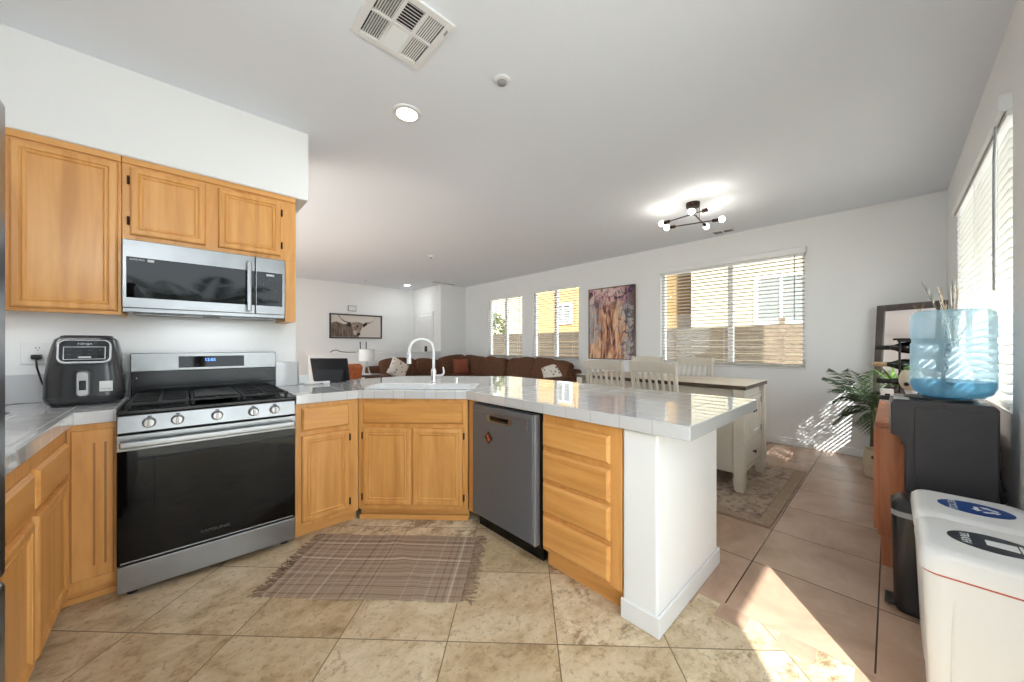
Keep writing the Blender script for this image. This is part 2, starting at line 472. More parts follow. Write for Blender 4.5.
def wall_with_holes(bm, a0, a1, z0, z1, holes, place):
    """boxes filling a rectangle a x z around rectangular holes; place(a0,a1,z0,z1) adds one"""
    xs = sorted({a0, a1, *[h[0] for h in holes], *[h[1] for h in holes]})
    for p, q in zip(xs, xs[1:]):
        hs = sorted([h for h in holes if h[0] <= p+1e-6 and h[1] >= q-1e-6], key=lambda h: h[2])
        z = z0
        for h in hs:
            if h[2] > z+1e-6: place(p, q, z, h[2])
            z = h[3]
        if z < z1-1e-6: place(p, q, z, z1)

W1 = (5.595, 6.80, .96, 2.39); W2 = (4.065, 5.28, .965, 2.42); W3 = (.70, 2.49, .965, 2.40)
bm = B(); wall_with_holes(bm, -.535, 7.73, -.1, CEIL, [W3, W2, W1], lambda a, b_, c, d: box(bm, 5.55, 5.70, a, b_, c, d)); struct('wall_window', bm, WALL)
RW = (2.80, 4.76, .93, 2.40); RD = (-1.0, 1.29, 0, 2.42)
bm = B(); wall_with_holes(bm, -1.2, 5.55, -.1, CEIL, [RD, RW], lambda a, b_, c, d: box(bm, a, b_, -.535, -.385, c, d)); struct('wall_right', bm, WALL)
LW = (3.6, 6.5, 0.0, 2.35)
bm = B(); wall_with_holes(bm, -.385, 9.35, -.1, CEIL, [LW], lambda a, b_, c, d: box(bm, -1.2, -1.05, a, b_, c, d)); struct('wall_left', bm, WALL)
bm = B(); box(bm, -1.05, .68, 3.25, 3.40, 0, CEIL, .012); struct('wall_kitchen', bm, WALL)
bm = B(); box(bm, -1.05, .688, 2.905, 3.25, 2.30, CEIL+.02, .014, 3); struct('ceiling_soffit', bm, WALL)
bm = B(); box(bm, -1.05, 4.93, 9.2, 9.35, -.1, CEIL); struct('wall_far', bm, WALL)
bm = B(); wall_with_holes(bm, 7.88, 9.2, -.1, CEIL, [(8.12, 9.06, 0, 2.06)], lambda a, b_, c, d: box(bm, 4.78, 4.93, a, b_, c, d)); struct('wall_entry', bm, WALL)
bm = B(); box(bm, 4.78, 5.70, 7.73, 7.88, -.1, CEIL, .01); struct('wall_alcove', bm, WALL)
bm = B(); box(bm, 1.84, 4.78, 7.73, 7.85, 0, 1.05); box(bm, 1.80, 4.78, 7.70, 7.88, 1.05, 1.09, .006); struct('wall_stair', bm, TRIM)
# pony wall behind the peninsula cabinets, with its end return
bm = B()
prism(bm, [(1.49,.68),(2.25,.68),(2.25,2.62),(1.61,3.26),(.68,3.26),(.68,3.20),(1.57,3.20),(2.12,2.65),(2.12,.845),(1.49,.845)], 0, .866, b=.012)
struct('wall_peninsula', bm, WALL)
bm = B()
prism(bm, [(1.478,.668),(2.262,.668),(2.262,2.6),(2.25,2.6),(2.25,.68),(1.49,.68),(1.49,.85),(1.478,.85)], 0, .09, b=.005)
struct('baseboard_peninsula', bm, TRIM)
bm = B(); box(bm, 5.537, 5.55, -.385, 7.73, 0, .09, .004); struct('baseboard_window', bm, TRIM)
bm = B(); box(bm, 1.30, 5.537, -.385, -.372, 0, .09, .004); struct('baseboard_right', bm, TRIM)
bm = B(); box(bm, .68, 4.78, 9.187, 9.2, 0, .09, .004); struct('baseboard_far', bm, TRIM)
# entry door
d = bpy.data.objects.new('door_1', None); COL.objects.link(d); d['kind'] = 'structure'; d.location = (4.80, 8.14, 0)
bm = B(); relief(bm, 0, .90, .01, 2.03, [(0, -.04), ], 0, Matrix.Rotation(-PI/2, 4, 'Z'))
for (a, b_, c, e) in ((.12,.42,.15,.85), (.48,.78,.15,.85), (.12,.42,1.0,1.55), (.48,.78,1.0,1.55), (.12,.42,1.65,1.9), (.48,.78,1.65,1.9)):
    relief(bm, a, b_, c, e, [(0,-.046), (.03,-.046), (.045,-.041)], -.04, Matrix.Rotation(-PI/2, 4, 'Z'))
for v in bm.verts: v.co.y += .90
obj('door_leaf', bm, TRIM, d)
bm = B(); box(bm, -.045, 0, -.08, -.01, 0, 2.06, .004); box(bm, -.045, 0, .91, .98, 0, 2.06, .004); box(bm, -.045, 0, -.08, .98, 2.04, 2.12, .004)
obj('door_frame', bm, TRIM, d)
bm = B(); sphere(bm, (-.09, .07, .98), .03); cyl(bm, (-.09,.07,.98), (-.04,.07,.98), .012); obj('door_handle', bm, STEEL, d)

# windows
def window(n, hole, mull):
    y0, y1, z0, z1 = hole; bm = B(); f = .045
    for a, b_, c, e in ((y0,y0+f,z0,z1),(y1-f,y1,z0,z1),(y0+f,y1-f,z0,z0+f),(y0+f,y1-f,z1-f,z1),(mull-.032,mull+.032,z0+f,z1-f)):
        box(bm, 5.61, 5.68, a, b_, c, e, .004)
    o = struct('window_%d' % n, bm, VINYL)
    bm = B(); box(bm, 5.643, 5.647, y0+f, y1-f, z0+f, z1-f); obj('pane', bm, GLASS, o)
    bm = B(); box(bm, 5.535, 5.612, y0, y1, z0-.012, z0+.006, .003); obj('window_sill', bm, TRIM, o)
window(1, W1, 6.20); window(2, W2, 4.69); window(3, W3, 1.53)
x0, x1, z0, z1 = RW; bm = B(); f = .045
for a, b_, c, e in ((x0,x0+f,z0,z1),(x1-f,x1,z0,z1),(x0+f,x1-f,z0,z0+f),(x0+f,x1-f,z1-f,z1),(3.75,3.81,z0+f,z1-f)):
    box(bm, a, b_, -.515, -.455, c, e, .004)
o = struct('window_4', bm, VINYL)
bm = B(); box(bm, x0+f, x1-f, -.487, -.483, z0+f, z1-f); obj('pane', bm, GLASS, o)
# unseen sliding glass door added to let daylight into the living room
y0, y1, z0, z1 = LW; bm = B(); f = .05
for a, b_, c, e in ((y0,y0+f,z0,z1),(y1-f,y1,z0,z1),(y0+f,y1-f,z0,.02),(y0+f,y1-f,z1-f,z1),(5.01,5.09,.02,z1-f)):
    box(bm, -1.17, -1.10, a, b_, c, e, .003)
o = struct('door_added', bm, VINYL)
bm = B(); box(bm, -1.142, -1.138, y0+f, y1-f, .02, z1-f); obj('pane', bm, GLASS, o)
# unseen glass door implied by the sun patch, widened to add daylight
x0, x1, z0, z1 = RD; bm = B(); f = .05
for a, b_, c, e in ((x0,x0+f,z0,z1),(x1-.02,x1,z0,z1),(x0+f,x1-.02,z0,.02),(x0+f,x1-.02,z1-f,z1)):
    box(bm, a, b_, -.515, -.455, c, e, .003)
o = struct('door_2', bm, VINYL)
bm = B(); box(bm, x0+f, x1-.02, -.487, -.483, .02, z1-f); obj('pane', bm, GLASS, o)

def blind(label, length, z0, z1, loc, rz, tilt, mat, head=True, wand_at=None, sp=.05, cords=(.12,.5,.88)):
    """local x along the blind, -y into the room"""
    t = thing('window_blind', label, 'blind', loc, rz)
    bm = B(); n = int((z1-z0-.06)/sp)
    for i in range(n):
        z = z0+.035+i*sp
        m = Matrix.Translation((length/2, 0, z)) @ Matrix.Rotation(tilt, 4, 'X')
        box(bm, -length/2+.004, length/2-.004, -.025, .025, -.0014, .0014, m=m)
    obj('slats', bm, mat, t)
    for c in cords:
        bm = B()
        for y in (-.027, .027): cyl(bm, (c*length, y, z0+.01), (c*length, y, z1), .0013, n=6)
        box(bm, c*length-.0012, c*length+.0012, -.027, .027, z0+.012, z0+.0145)
        obj('ladder_cord', bm, WHITE_ROUGH, t)
    bm = B(); box(bm, .004, length-.004, -.025, .025, z0, z0+.02, .003); obj('bottom_rail', bm, mat, t)
    bm = B(); box(bm, 0, length, -.03, .028, z1-.05, z1, .003); obj('head_rail', bm, WHITE, t)
    if head:
        bm = B(); box(bm, -.015, length+.015, -.055, -.032, z1-.03, z1+.05, .008); box(bm, -.015, .0, -.04, .02, z1-.03, z1+.05, .004); box(bm, length, length+.015, -.04, .02, z1-.03, z1+.05, .004); obj('valance', bm, WHITE, t)
    if wand_at:
        bm = B(); tube(bm, [(wand_at, -.045, z1-.04), (wand_at, -.05, z1-.2), (wand_at, -.05, z1-.85)], .005, 8); obj('wand', bm, GREY_PL, t)
    return t
blind('white horizontal slat blind over the wide dining window beside the table', 1.77, .975, 2.40, (5.572, 2.48, 0), -PI/2, rad(-8), SLAT, True, 1.67)
blind('white slat blind over the living window next to the floral painting', 1.20, .975, 2.42, (5.585, 5.273, 0), -PI/2, rad(-8), SLAT, False, 1.13)
blind('white slat blind over the farthest living window, next to the alcove', 1.19, .97, 2.39, (5.585, 6.793, 0), -PI/2, rad(-8), SLAT, False, 1.12)
blind('tall white slat blind behind the blue water bottle, brightly lit from outside', 1.93, .945, 2.37, (4.745, -.40, 0), PI, rad(27), SLAT_T, True, 1.80, .046)

# ================================================================ OUTDOORS
bm = B(); box(bm, -14, 24, -16, 26, -.4, -.12); struct('ground', bm, CONCRETE)
bm = B(); box(bm, -2.6, 1.5, -1.755, -.535, 2.60, 2.61); struct('roof_sun_block', bm, POLY)  # unseen cover added to end the sun patch and scatter daylight indoors
bm = B(); box(bm, 1.5, 6.2, -1.24, -.535, 2.60, 2.74); struct('roof_eave', bm, STUCCO_W)
bm = B(); box(bm, -1.14, -1.01, -1.67, -.535, -.12, 2.60); struct('wall_sun_block', bm, STUCCO_W)  # unseen wing wall added to cut off one side of the sun patch
# fences
def fence(label, loc, rz, L, h):
    t = thing('wood_fence', label, 'fence', loc, rz)
    bm = B(); n = int(h/.145)
    for i in range(n): box(bm, 0, L, 0, .022, i*.145+.03, i*.145+.17, .003)
    obj('boards', bm, FENCE, t)
    for i in range(int(L/2.4)+1):
        bm = B(); box(bm, i*2.4-.05, i*2.4+.05, .022, .12, 0, h+.06, .005); obj('post', bm, FENCE, t)
fence('weathered brown board fence outside the dining and living windows', (8.8, 13.5, -.12), -PI/2, 17, 1.86)
# neighbouring houses
def house(label, loc, w, dep, h, wall, wins, roofm):
    t = thing('neighbour_house', label, 'house', loc, 0)
    bm = B(); box(bm, 0, dep, 0, w, 0, h, .02); obj('walls', bm, wall, t)
    bm = B(); prism(bm, [(-.5,-.4),(dep+.5,-.4),(dep+.5,w+.4),(-.5,w+.4)], h, h+.22, b=.02)
    prism(bm, [(.6,.8),(dep-.6,.8),(dep-.6,w-.8),(.6,w-.8)], h+.22, h+.9, b=.02); obj('roof', bm, roofm, t)
    for (y0, y1, z0, z1) in wins:
        bm = B()
        for a, b_, c, e in ((y0-.09,y0,z0-.09,z1+.09),(y1,y1+.09,z0-.09,z1+.09),(y0,y1,z0-.09,z0),(y0,y1,z1,z1+.09),((y0+y1)/2-.03,(y0+y1)/2+.03,z0,z1)):
            box(bm, -.06, .02, a, b_, c, e, .005)
        f = obj('window', bm, VINYL, t)
        bm = B(); box(bm, -.015, .012, y0, y1, z0, z1); obj('pane', bm, plain('dark_pane', srgb(120,124,122), .08), f)
    return t
ROOF = speckled('roof_tile', srgb(150,104,80), srgb(176,128,100), 10, .8)
house('pale stucco neighbour house seen beyond the dining window', (11.2, -4.5, -.12), 8.6, 7, 6.2, STUCCO_W, [(5.9,6.9,2.0,3.1),(3.4,4.2,2.2,3.3)], ROOF)
house('golden stucco neighbour house seen beyond the living windows', (11.6, 5.0, -.12), 6.4, 7, 6.2, STUCCO, [(1.0,2.1,2.0,3.1),(3.9,4.6,2.3,3.0)], ROOF)
house('cream neighbour house set farther back beyond the last living window', (13.5, 13.0, -.12), 7.0, 7, 6.4, STUCCO_W, [(2.6,3.8,2.4,3.6)], ROOF)
# bush at the fence
t = thing('garden_bush', 'leafy green bush growing above the fence outside the farthest window', 'bush', (9.9, 12.1, -.12))
bm = B()
for i in range(900):
    a, u, r = random.uniform(0, 2*PI), random.uniform(-1, 1), random.uniform(.55, 1)**.5
    p = Vector((math.cos(a)*math.sqrt(1-u*u)*.85*r, math.sin(a)*math.sqrt(1-u*u)*.95*r, 1.75+u*1.15*r))
    m = Matrix.Translation(p) @ Euler((random.uniform(0,6), random.uniform(0,6), random.uniform(0,6))).to_matrix().to_4x4()
    s = random.uniform(.07, .13)
    flat(bm, [m @ Vector(q) for q in ((-s,0,0),(0,-s*.45,0),(s,0,.02),(0,s*.45,0))])
obj('foliage', bm, speckled('bush_green', srgb(62,74,36), srgb(104,112,60), 6, .6), t, smooth=0)
bm = B(); cyl(bm, (0,0,0), (0,0,1.2), .06, .04); cyl(bm, (0,0,.7), (.3,.2,1.7), .03, .02); cyl(bm, (0,0,.7), (-.25,-.25,1.6), .03, .02); obj('stem', bm, DARKWOOD, t)

# ================================================================ CEILING FIXTURES
def can(label, x, y, power=CAN_W):
    t = thing('recessed_light', label, 'ceiling light', (x, y, CEIL), 0)
    bm = B()
    lathe(bm, [(.066,-.012),(.090,-.009),(.094,0.0),(.066,.002),(.066,-.012)], n=36, caps=False)
    obj('trim_ring', bm, WHITE, t)
    bm = B(); lathe(bm, [(.066,-.008),(.0,-.007)], n=36, caps=False); obj('diffuser', bm, EMIT, t)
    ld = bpy.data.lights.new('lamp', 'AREA'); ld.shape = 'DISK'; ld.size = .13; ld.energy = power; ld.color = (.9, .96, 1)
    lo = bpy.data.objects.new('lamp', ld); COL.objects.link(lo); lo.parent = t; lo.location = (0, 0, -.018)
    return t
can('round recessed ceiling light glowing above the kitchen sink corner', 1.096, 2.187)
can('round recessed ceiling light glowing in the living room near the entry door', 4.238, 8.456, 1.6)
t = thing('fill_lamp', 'unseen white globe lamp added as fill light for the kitchen', 'pendant lamp', (-.65, .10, CEIL))  # unseen globe added to brighten the wall below the cabinets
bm = B(); lathe(bm, [(.05,-.03),(.06,-.02),(.06,0)], n=24); obj('canopy', bm, STEEL, t)
bm = B(); cyl(bm, (0,0,-.03), (0,0,-.56), .006, n=10); obj('stem', bm, STEEL, t)
bm = B(); sphere(bm, (0,0,-.67), .125, 32); obj('globe', bm, plain('fill_globe', (1,1,1,1), .4, emit=(.9,.96,1,1), es=20), t)
can('unseen recessed ceiling light added to fill the living room behind the stove wall', -.1, 4.8, 1.5)  # hidden lamps added from here on to brighten the living room
can('unseen recessed ceiling light added to fill the living room beside the stair', -.1, 7.4, 1.0)
can('unseen recessed ceiling light added to fill the living room toward the far wall', 1.0, 8.4, 1.0)

t = thing('ceiling_vent', 'large square white air vent with slatted sections above the kitchen', 'vent', (.782, 1.608, CEIL))
bm = B(); w = .182
for a in ((-w,-w+.035,-w,w),(w-.035,w,-w,w),(-w+.035,w-.035,-w,-w+.035),(-w+.035,w-.035,w-.035,w)): box(bm, a[0],a[1],a[2],a[3], -.012, 0, .003)
for x in (-.049, .049): box(bm, x-.007, x+.007, -w+.035, w-.035, -.011, -.001)
box(bm, -w+.035, w-.035, -.007, .007, -.0112, -.001)
obj('frame', bm, WHITE, t)
bm = B()
for i, cx in enumerate((-.098, 0, .098)):
    for j, cy in enumerate((-.077, .077)):
        for q in range(8):
            s = (q-3.5)/8
            along_x = (i == 1)
            ang = rad((-34 if j == 0 else 40) if along_x else (-40 if i == 0 else -8)) * (-1 if along_x else 1)
            if along_x: m = Matrix.Translation((cx, cy+s*.138, -.006)) @ Matrix.Rotation(ang, 4, 'X'); box(bm, -.042, .042, -.0078, .0078, -.0006, .0006, m=m)
            else: m = Matrix.Translation((cx+s*.086, cy, -.006)) @ Matrix.Rotation(ang, 4, 'Y'); hw = .0062 if i == 0 else .0038; box(bm, -hw, hw, -.070, .070, -.0006, .0006, m=m)
obj('slats', bm, WHITE, t)
bm = B(); box(bm, -w+.03, w-.03, -w+.03, w-.03, -.0012, -.0004); obj('shade_backing', bm, plain('duct_shade', srgb(40,40,40), .9), t)  # dark sheet stands in for the shade inside the duct
bm = B(); box(bm, .16, .166, -.14, -.11, -.022, -.01, .002); obj('lever', bm, GREY_PL, t)

t = thing('ceiling_sensor', 'small round white sensor on the kitchen ceiling beyond the large vent', 'smoke detector', (1.361, 1.538, CEIL))
bm = B(); lathe(bm, [(.032,-.014),(.045,-.010),(.047,0)], n=28); obj('base', bm, WHITE, t)
bm = B(); lathe(bm, [(0,-.030),(.014,-.029),(.026,-.022),(.030,-.012)], n=24); obj('cap', bm, GREY_PL, t)
for nm, lab, x, y, r in (('ceiling_sensor','tiny round sensor on the living room ceiling over the sink faucet',3.159,5.418,.05), ('ceiling_sprinkler','tiny round sprinkler plate on the living room ceiling above the cow picture',3.173,8.411,.045)):
    t = thing(nm, lab, 'sensor', (x, y, CEIL))
    bm = B(); lathe(bm, [(r*.6,-.03),(r,-.02),(r*1.05,0)], n=20); obj('base', bm, WHITE_ROUGH, t)
    bm = B(); lathe(bm, [(.008,-.045),(.015,-.04),(.015,-.03)], n=12); obj('cap', bm, GREY_PL, t)
def slot_vent(label, x0, x1, y0, y1, along_y, cells):
    t = thing('ceiling_vent', label, 'vent', ((x0+x1)/2, (y0+y1)/2, CEIL)); w, d = (x1-x0)/2, (y1-y0)/2; f = .012
    bm = B(); 
    for a in ((-w,-w+f,-d,d),(w-f,w,-d,d),(-w+f,w-f,-d,-d+f),(-w+f,w-f,d-f,d)): box(bm, *a, -.01, 0, .002)
    if along_y: [box(bm, -w, w, -d+2*d*i/cells-.008, -d+2*d*i/cells+.008, -.0098, 0) for i in range(1, cells)]
    else: [box(bm, -w+2*w*i/cells-.006, -w+2*w*i/cells+.006, -d, d, -.0098, 0) for i in range(1, cells)]
    obj('frame', bm, WHITE, t)
    bm = B(); box(bm, -w+f, w-f, -d+f, d-f, -.003, -.001); obj('shade_backing', bm, plain('vent_shade', srgb(70,68,64), .8), t)  # shade between the slats painted as a dark sheet
    bm = B()
    for i in range(5):
        s = -1+2*(i+.5)/5
        if along_y: box(bm, s*(w-f)-.001, s*(w-f)+.001, -d+f, d-f, -.008, -.003)
        else: box(bm, -w+f, w-f, s*(d-f)-.001, s*(d-f)+.001, -.008, -.003)
    obj('slats', bm, GREY_PL, t)
slot_vent('small dark two-section ceiling vent above the wide dining window', 5.28, 5.42, 1.42, 1.67, True, 2)
slot_vent('long narrow ceiling vent in front of the living room alcove', 4.42, 5.09, 7.50, 7.62, False, 1)

# sputnik lamp over the dining table
t = thing('ceiling_lamp', 'bronze ceiling lamp with crossed rods and bare glowing bulbs above the dining table', 'ceiling lamp', (4.05, 1.46, CEIL))
bm = B(); lathe(bm, [(.055,-.05),(.066,-.045),(.068,-.008),(.068,0)], n=32); obj('canopy', bm, BRONZE, t)
bm = B()
for x in (-.042, .042): cyl(bm, (x, -.051+.1*x, -.04), (x, -.051+.1*x, -.185), .005, n=8)
obj('stem', bm, BRONZE, t)
for (ax_, ay_), (bx_, by_), z in (((-.16,.27),(-.24,-.26),-.192), ((.02,.29),(.17,-.23),-.192), ((.34,-.02),(-.26,-.08),-.181)):
    p0, p1 = Vector((ax_, ay_, z)), Vector((bx_, by_, z)); dv = (p1-p0).normalized(); c = (p0+p1)/2; hl = (p1-p0).length/2
    bm = B(); cyl(bm, c-dv*(hl-.07), c+dv*(hl-.07), .0065, n=8); rod = obj('rod', bm, BRONZE, t)
    for s in (-1, 1):
        bm = B(); cyl(bm, c+dv*s*(hl-.09), c+dv*s*(hl-.026), .017, .019, n=14); obj('socket', bm, BRONZE, rod)
        bm = B(); sphere(bm, c+dv*s*hl, .030); obj('bulb', bm, BULB, rod)

# ================================================================ KITCHEN CABINETS
DOOR = [(0,-.006),(.003,-.016),(.010,-.020),(.030,-.020),(.036,-.014),(.041,-.0175),(.047,-.0175),(.054,-.011)]
DRAW = [(0,-.008),(.004,-.013),(.013,-.020)]
def door(t, x0, x1, z0, z1, hinge=None, hz=(.1, .9)):
    bm = B(); relief(bm, x0, x1, z0, z1, DOOR, -.0005); o = obj('door', bm, OAK, t, smooth=0)
    if hinge is not None:
        for q in hz:
            z = z0+(z1-z0)*q; x = x0-.006 if hinge < 0 else x1+.006
            bm = B(); box(bm, x-.006, x+.006, -.010, 0, z-.022, z+.022, .002); cyl(bm, (x, -.012, z-.024), (x, -.012, z+.024), .004, n=8); obj('hinge', bm, HINGE, o)
    return o
def drawer(t, x0, x1, z0, z1):
    bm = B(); relief(bm, x0, x1, z0, z1, DRAW, -.0005); return obj('drawer', bm, OAKH, t, smooth=0)
def carcass(t, w, dep, z0, z1, toe=True, taper=0.0, top=True):
    bm = B(); box(bm, 0, w, 0, .019, z0, z1, .0015)
    box(bm, 0, .016, .019, dep, z0, z1) if not taper else None
    box(bm, w-.016, w, .019, dep, z0, z1) if not taper else None
    if not taper:
        box(bm, .016, w-.016, dep-.012, dep, z0, z1); box(bm, .016, w-.016, .019, dep-.012, z0, z0+.016)
        if top: box(bm, .016, w-.016, .019, dep-.012, z1-.016, z1)
    o = obj('body', bm, OAK, t)
    if toe:
        bm = B(); box(bm, 0, w, .045, .06, 0, z0); obj('toe_kick', bm, OAKH, t)
    return o

t = thing('base_cabinet', 'narrow oak base cabinet with one drawer and door, right beside the stove', 'cabinet', (.537, 2.60, 0))
carcass(t, .392, .56, .07, .868); drawer(t, .034, .328, .69, .842); door(t, .034, .328, .10, .662, 1)
t = thing('sink_cabinet', 'oak corner sink cabinet set diagonally with two doors under a false drawer front', 'cabinet', (.932, 2.602, 0), -PI/4)
carcass(t, .788, .4, .08, .868, taper=1)
bm = B(); box(bm, .02, .768, .45, .47, .08, .868); box(bm, .02, .768, .019, .45, .08, .096); obj('back_panel', bm, OAK, t)
drawer(t, .036, .752, .69, .845); door(t, .036, .385, .115, .66, -1); door(t, .395, .752, .115, .66, 1)
bm = B(); box(bm, 0, .788, .012, .02, .0, .035, .003); obj('base_strip', bm, OAKH, t)
bm = B(); box(bm, 1.492, 1.512, 1.970, 2.036, .08, .868, .002); bm.transform((Matrix.Translation((.932, 2.602, 0)) @ Matrix.Rotation(-PI/4, 4, 'Z')).inverted()); obj('filler_strip', bm, OAK, t)
t = thing('drawer_cabinet', 'oak cabinet of four drawers at the end of the peninsula', 'cabinet', (1.49, 1.335, 0), -PI/2)
carcass(t, .485, .60, .105, .868)
for a, b_ in ((.688,.822),(.504,.660),(.322,.484),(.127,.299)): drawer(t, .006, .428, a, b_)
t = thing('corner_cabinet', 'oak corner cabinet front with two upright grooves, wedged beside the stove', 'cabinet', (-.390, 2.655, 0))
bm = B(); relief(bm, 0, .160, .07, .868, [(0, -.002)], .019)
box(bm, 0, .160, .019, .5, .07, .085); box(bm, .144, .160, .019, .55, .085, .868); obj('body', bm, OAK, t)
bm = B(); relief(bm, .012, .150, .12, .84, [(0,-.008),(.004,-.012)], -.0005); pan = obj('panel', bm, OAK, t, smooth=0)
bm = B()
for x in (.086, .122): box(bm, x-.004, x+.004, -.0135, -.011, .18, .775, .001)
obj('groove_shade', bm, wood('oak_groove_shade', srgb(160,108,56), srgb(178,122,66), srgb(186,132,74)), pan)  # raised darker strips paint the shade of the grooves
bm = B(); box(bm, -.06, .160, .04, .055, 0, .07); box(bm, -.06, .160, .03, .042, 0, .03, .004); obj('toe_kick', bm, OAKH, t)
for nm, y0, y1, lab in (('base_cabinet', 2.085, 2.655, 'oak base cabinet with a drawer over one door, running into the air fryer corner'), ('base_cabinet', 1.36, 2.085, 'oak base cabinet with drawer and door right next to the refrigerator')):
    t = thing(nm, lab, 'cabinet', (-.392, y0, 0), PI/2); w = y1-y0
    carcass(t, w, .62, .07, .868)
    a, b_ = (.03, .50) if y0 > 2 else (.2, w-.02)
    drawer(t, a, b_, .655, .80); door(t, a, b_, .11, .63)
# uppers
t = thing('wall_cabinet', 'tall oak wall cabinet with a large door, hung above the air fryer', 'cabinet', (-1.045, 2.915, 0))
bm = B(); box(bm, 0, .808, 0, .33, 1.434, 2.283, .0015); box(bm, 0, .808, 0, .018, 1.418, 1.436, .0015); box(bm, .79, .808, .018, .33, 1.418, 1.436, .0015); obj('body', bm, OAK, t)
door(t, .442, .795, 1.436, 2.25); door(t, .075, .43, 1.436, 2.25)
bm = B(); box(bm, 0, .808, -.012, .33, 2.262, 2.297, .003); obj('crown', bm, OAKH, t)
t = thing('wall_cabinet', 'low oak wall cabinet with two doors directly above the microwave', 'cabinet', (-.235, 2.915, 0))
bm = B(); box(bm, 0, .84, 0, .33, 1.842, 2.283, .0015); box(bm, .775, .84, .0, .33, 1.414, 1.842, .0015); obj('body', bm, OAK, t)
door(t, .030, .352, 1.868, 2.246, -1, (.2, .8)); door(t, .410, .748, 1.868, 2.246, 1, (.2, .8))
bm = B(); box(bm, 0, .84, -.012, .33, 2.262, 2.297, .003); obj('crown', bm, OAKH, t)

t = thing('cabinet_fill', 'slim light bar added as fill under the tall oak wall cabinet', 'fill light', (-.62, 2.99, 1.4335))  # bar added to brighten the dim wall behind the air fryer
bm = B(); box(bm, -.32, .32, -.02, .02, -.009, 0, .002); obj('bar', bm, WHITE, t)
bm = B(); box(bm, -.31, .31, -.012, .012, -.0105, -.0088); obj('diffuser', bm, plain('fill_strip_glow', (1,1,1,1), .5, emit=(.92,.97,1,1), es=1.5), t)
ld = bpy.data.lights.new('strip_fill', 'AREA'); ld.shape = 'RECTANGLE'; ld.size = .6; ld.size_y = .02; ld.energy = .42; ld.color = (.92,.97,1)
lo = bpy.data.objects.new('strip_fill', ld); COL.objects.link(lo); lo.parent = t; lo.location = (0, 0, -.0125)

# worktops
SINK = Matrix.Translation((1.188, 2.303, 0)) @ Matrix.Rotation(-PI/4, 4, 'Z')
hole = [(SINK @ Vector((x, y, 0)))[:2] for x, y in rrect(.76, .262, .03, 4, .02, .205)]
bm = B()
prism(bm, [(.537,2.575),(.917,2.575),(1.46,2.032),(1.46,.535),(2.47,.535),(2.47,2.66),(1.70,3.43),(.685,3.43),(.685,3.245),(.537,3.245)], .87, .93, [hole], b=.005)
tag(obj('countertop', bm, TILE), 'white tiled countertop wrapping the sink corner and long peninsula', 'countertop')
bm = B()
prism(bm, [(-1.045,1.36),(-.366,1.36),(-.366,2.63),(-.230,2.63),(-.230,3.245),(-1.045,3.245)], .87, .93, b=.005)
tag(obj('countertop', bm, TILE), 'white tiled countertop beneath the black air fryer', 'countertop')
bm = B(); box(bm, -1.045, -.232, 3.236, 3.249, .931, 1.088, .003); struct('trim_1', bm, TILE)
bm = B(); box(bm, .537, .69, 3.236, 3.249, .931, 1.12, .003); box(bm, .681, .692, 3.236, 3.40, .931, 1.12, .003); struct('trim_2', bm, TILE)

# sink
t = thing('kitchen_sink', 'white double bowl drop-in sink set diagonally into the tiled corner', 'sink', (1.188, 2.303, .93), -PI/4)
bm = B()
bl = [rrect(.36, .24, .04, 5, -.17, .205), rrect(.34, .24, .04, 5, .21, .205)]
prism(bm, rrect(.82, .345, .05, 6, .02, .245), .0005, .009, bl, b=.003); obj('rim', bm, WHITE, t)
for cx, w in ((-.17,.36),(.21,.34)):
    bm = B(); loft(bm, [(-.16, w-.10, .14, .05, cx, .205), (-.15, w-.06, .18, .05, cx, .205), (-.02, w-.01, .235, .04, cx, .205), (.004, w, .24, .04, cx, .205)], cap1=False)
    bo = obj('bowl', bm, WHITE, t)
    bm = B(); lathe(bm, [(.04,0),(.04,.003),(.03,.004)], (cx, .205, -.16), 20); obj('drain', bm, CHROME, bo)
# faucet
t = thing('kitchen_faucet', 'tall white gooseneck pull-down faucet standing behind the corner sink', 'faucet', (1.497, 2.525, .937))
bm = B(); lathe(bm, [(.030,0.002),(.030,.008),(.024,.014),(.022,.03),(.022,.10),(.018,.115),(.014,.125)], n=28); obj('base', bm, CHROME, t)
ax = Vector((-.80, .42, 0)).normalized(); r = .095; pts = [Vector((0,0,.11)), Vector((0,0,.20)), Vector((0,0,.268))]
for i in range(1, 15):
    a = PI*i/14*1.03; pts.append(Vector((0,0,.268)) + ax*(r-r*math.cos(a)) + Vector((0,0,r*math.sin(a))))
FAUC = plain('faucet_white', srgb(238,238,240), .18, .15)
bm = B(); tube(bm, pts, .0115, 14); obj('spout', bm, FAUC, t)
e = pts[-1]; dn = (pts[-1]-pts[-2]).normalized(); bm = B()
tube(bm, [e, e+dn*.03, e+dn*.06, e+dn*.095], [.013,.016,.018,.019], 16); sh = obj('spray_head', bm, FAUC, t)
bm = B(); tube(bm, [e+dn*.025-ax*.0, e+dn*.05], [.0185,.0195], 16); obj('button_ring', bm, CHROME, sh)
bm = B(); cyl(bm, (0,0,.06), (.05,-.045,.068), .013, .011, 14); tube(bm, [(.05,-.045,.068),(.062,-.056,.09),(.055,-.05,.135)], [.010,.008,.006], 10); obj('lever', bm, CHROME, t)
t = thing('soap_dispenser', 'short chrome soap dispenser beside the gooseneck faucet', 'soap dispenser', (1.650, 2.425, .9305))
bm = B(); lathe(bm, [(.020,0),(.020,.006),(.014,.012),(.013,.03)], n=20); obj('base', bm, CHROME, t)
bm = B(); lathe(bm, [(.017,.03),(.018,.05),(.012,.056)], n=20); cyl(bm, (0,0,.046), (-.035,-.02,.043), .006, .005, 10); obj('pump', bm, CHROME, t)

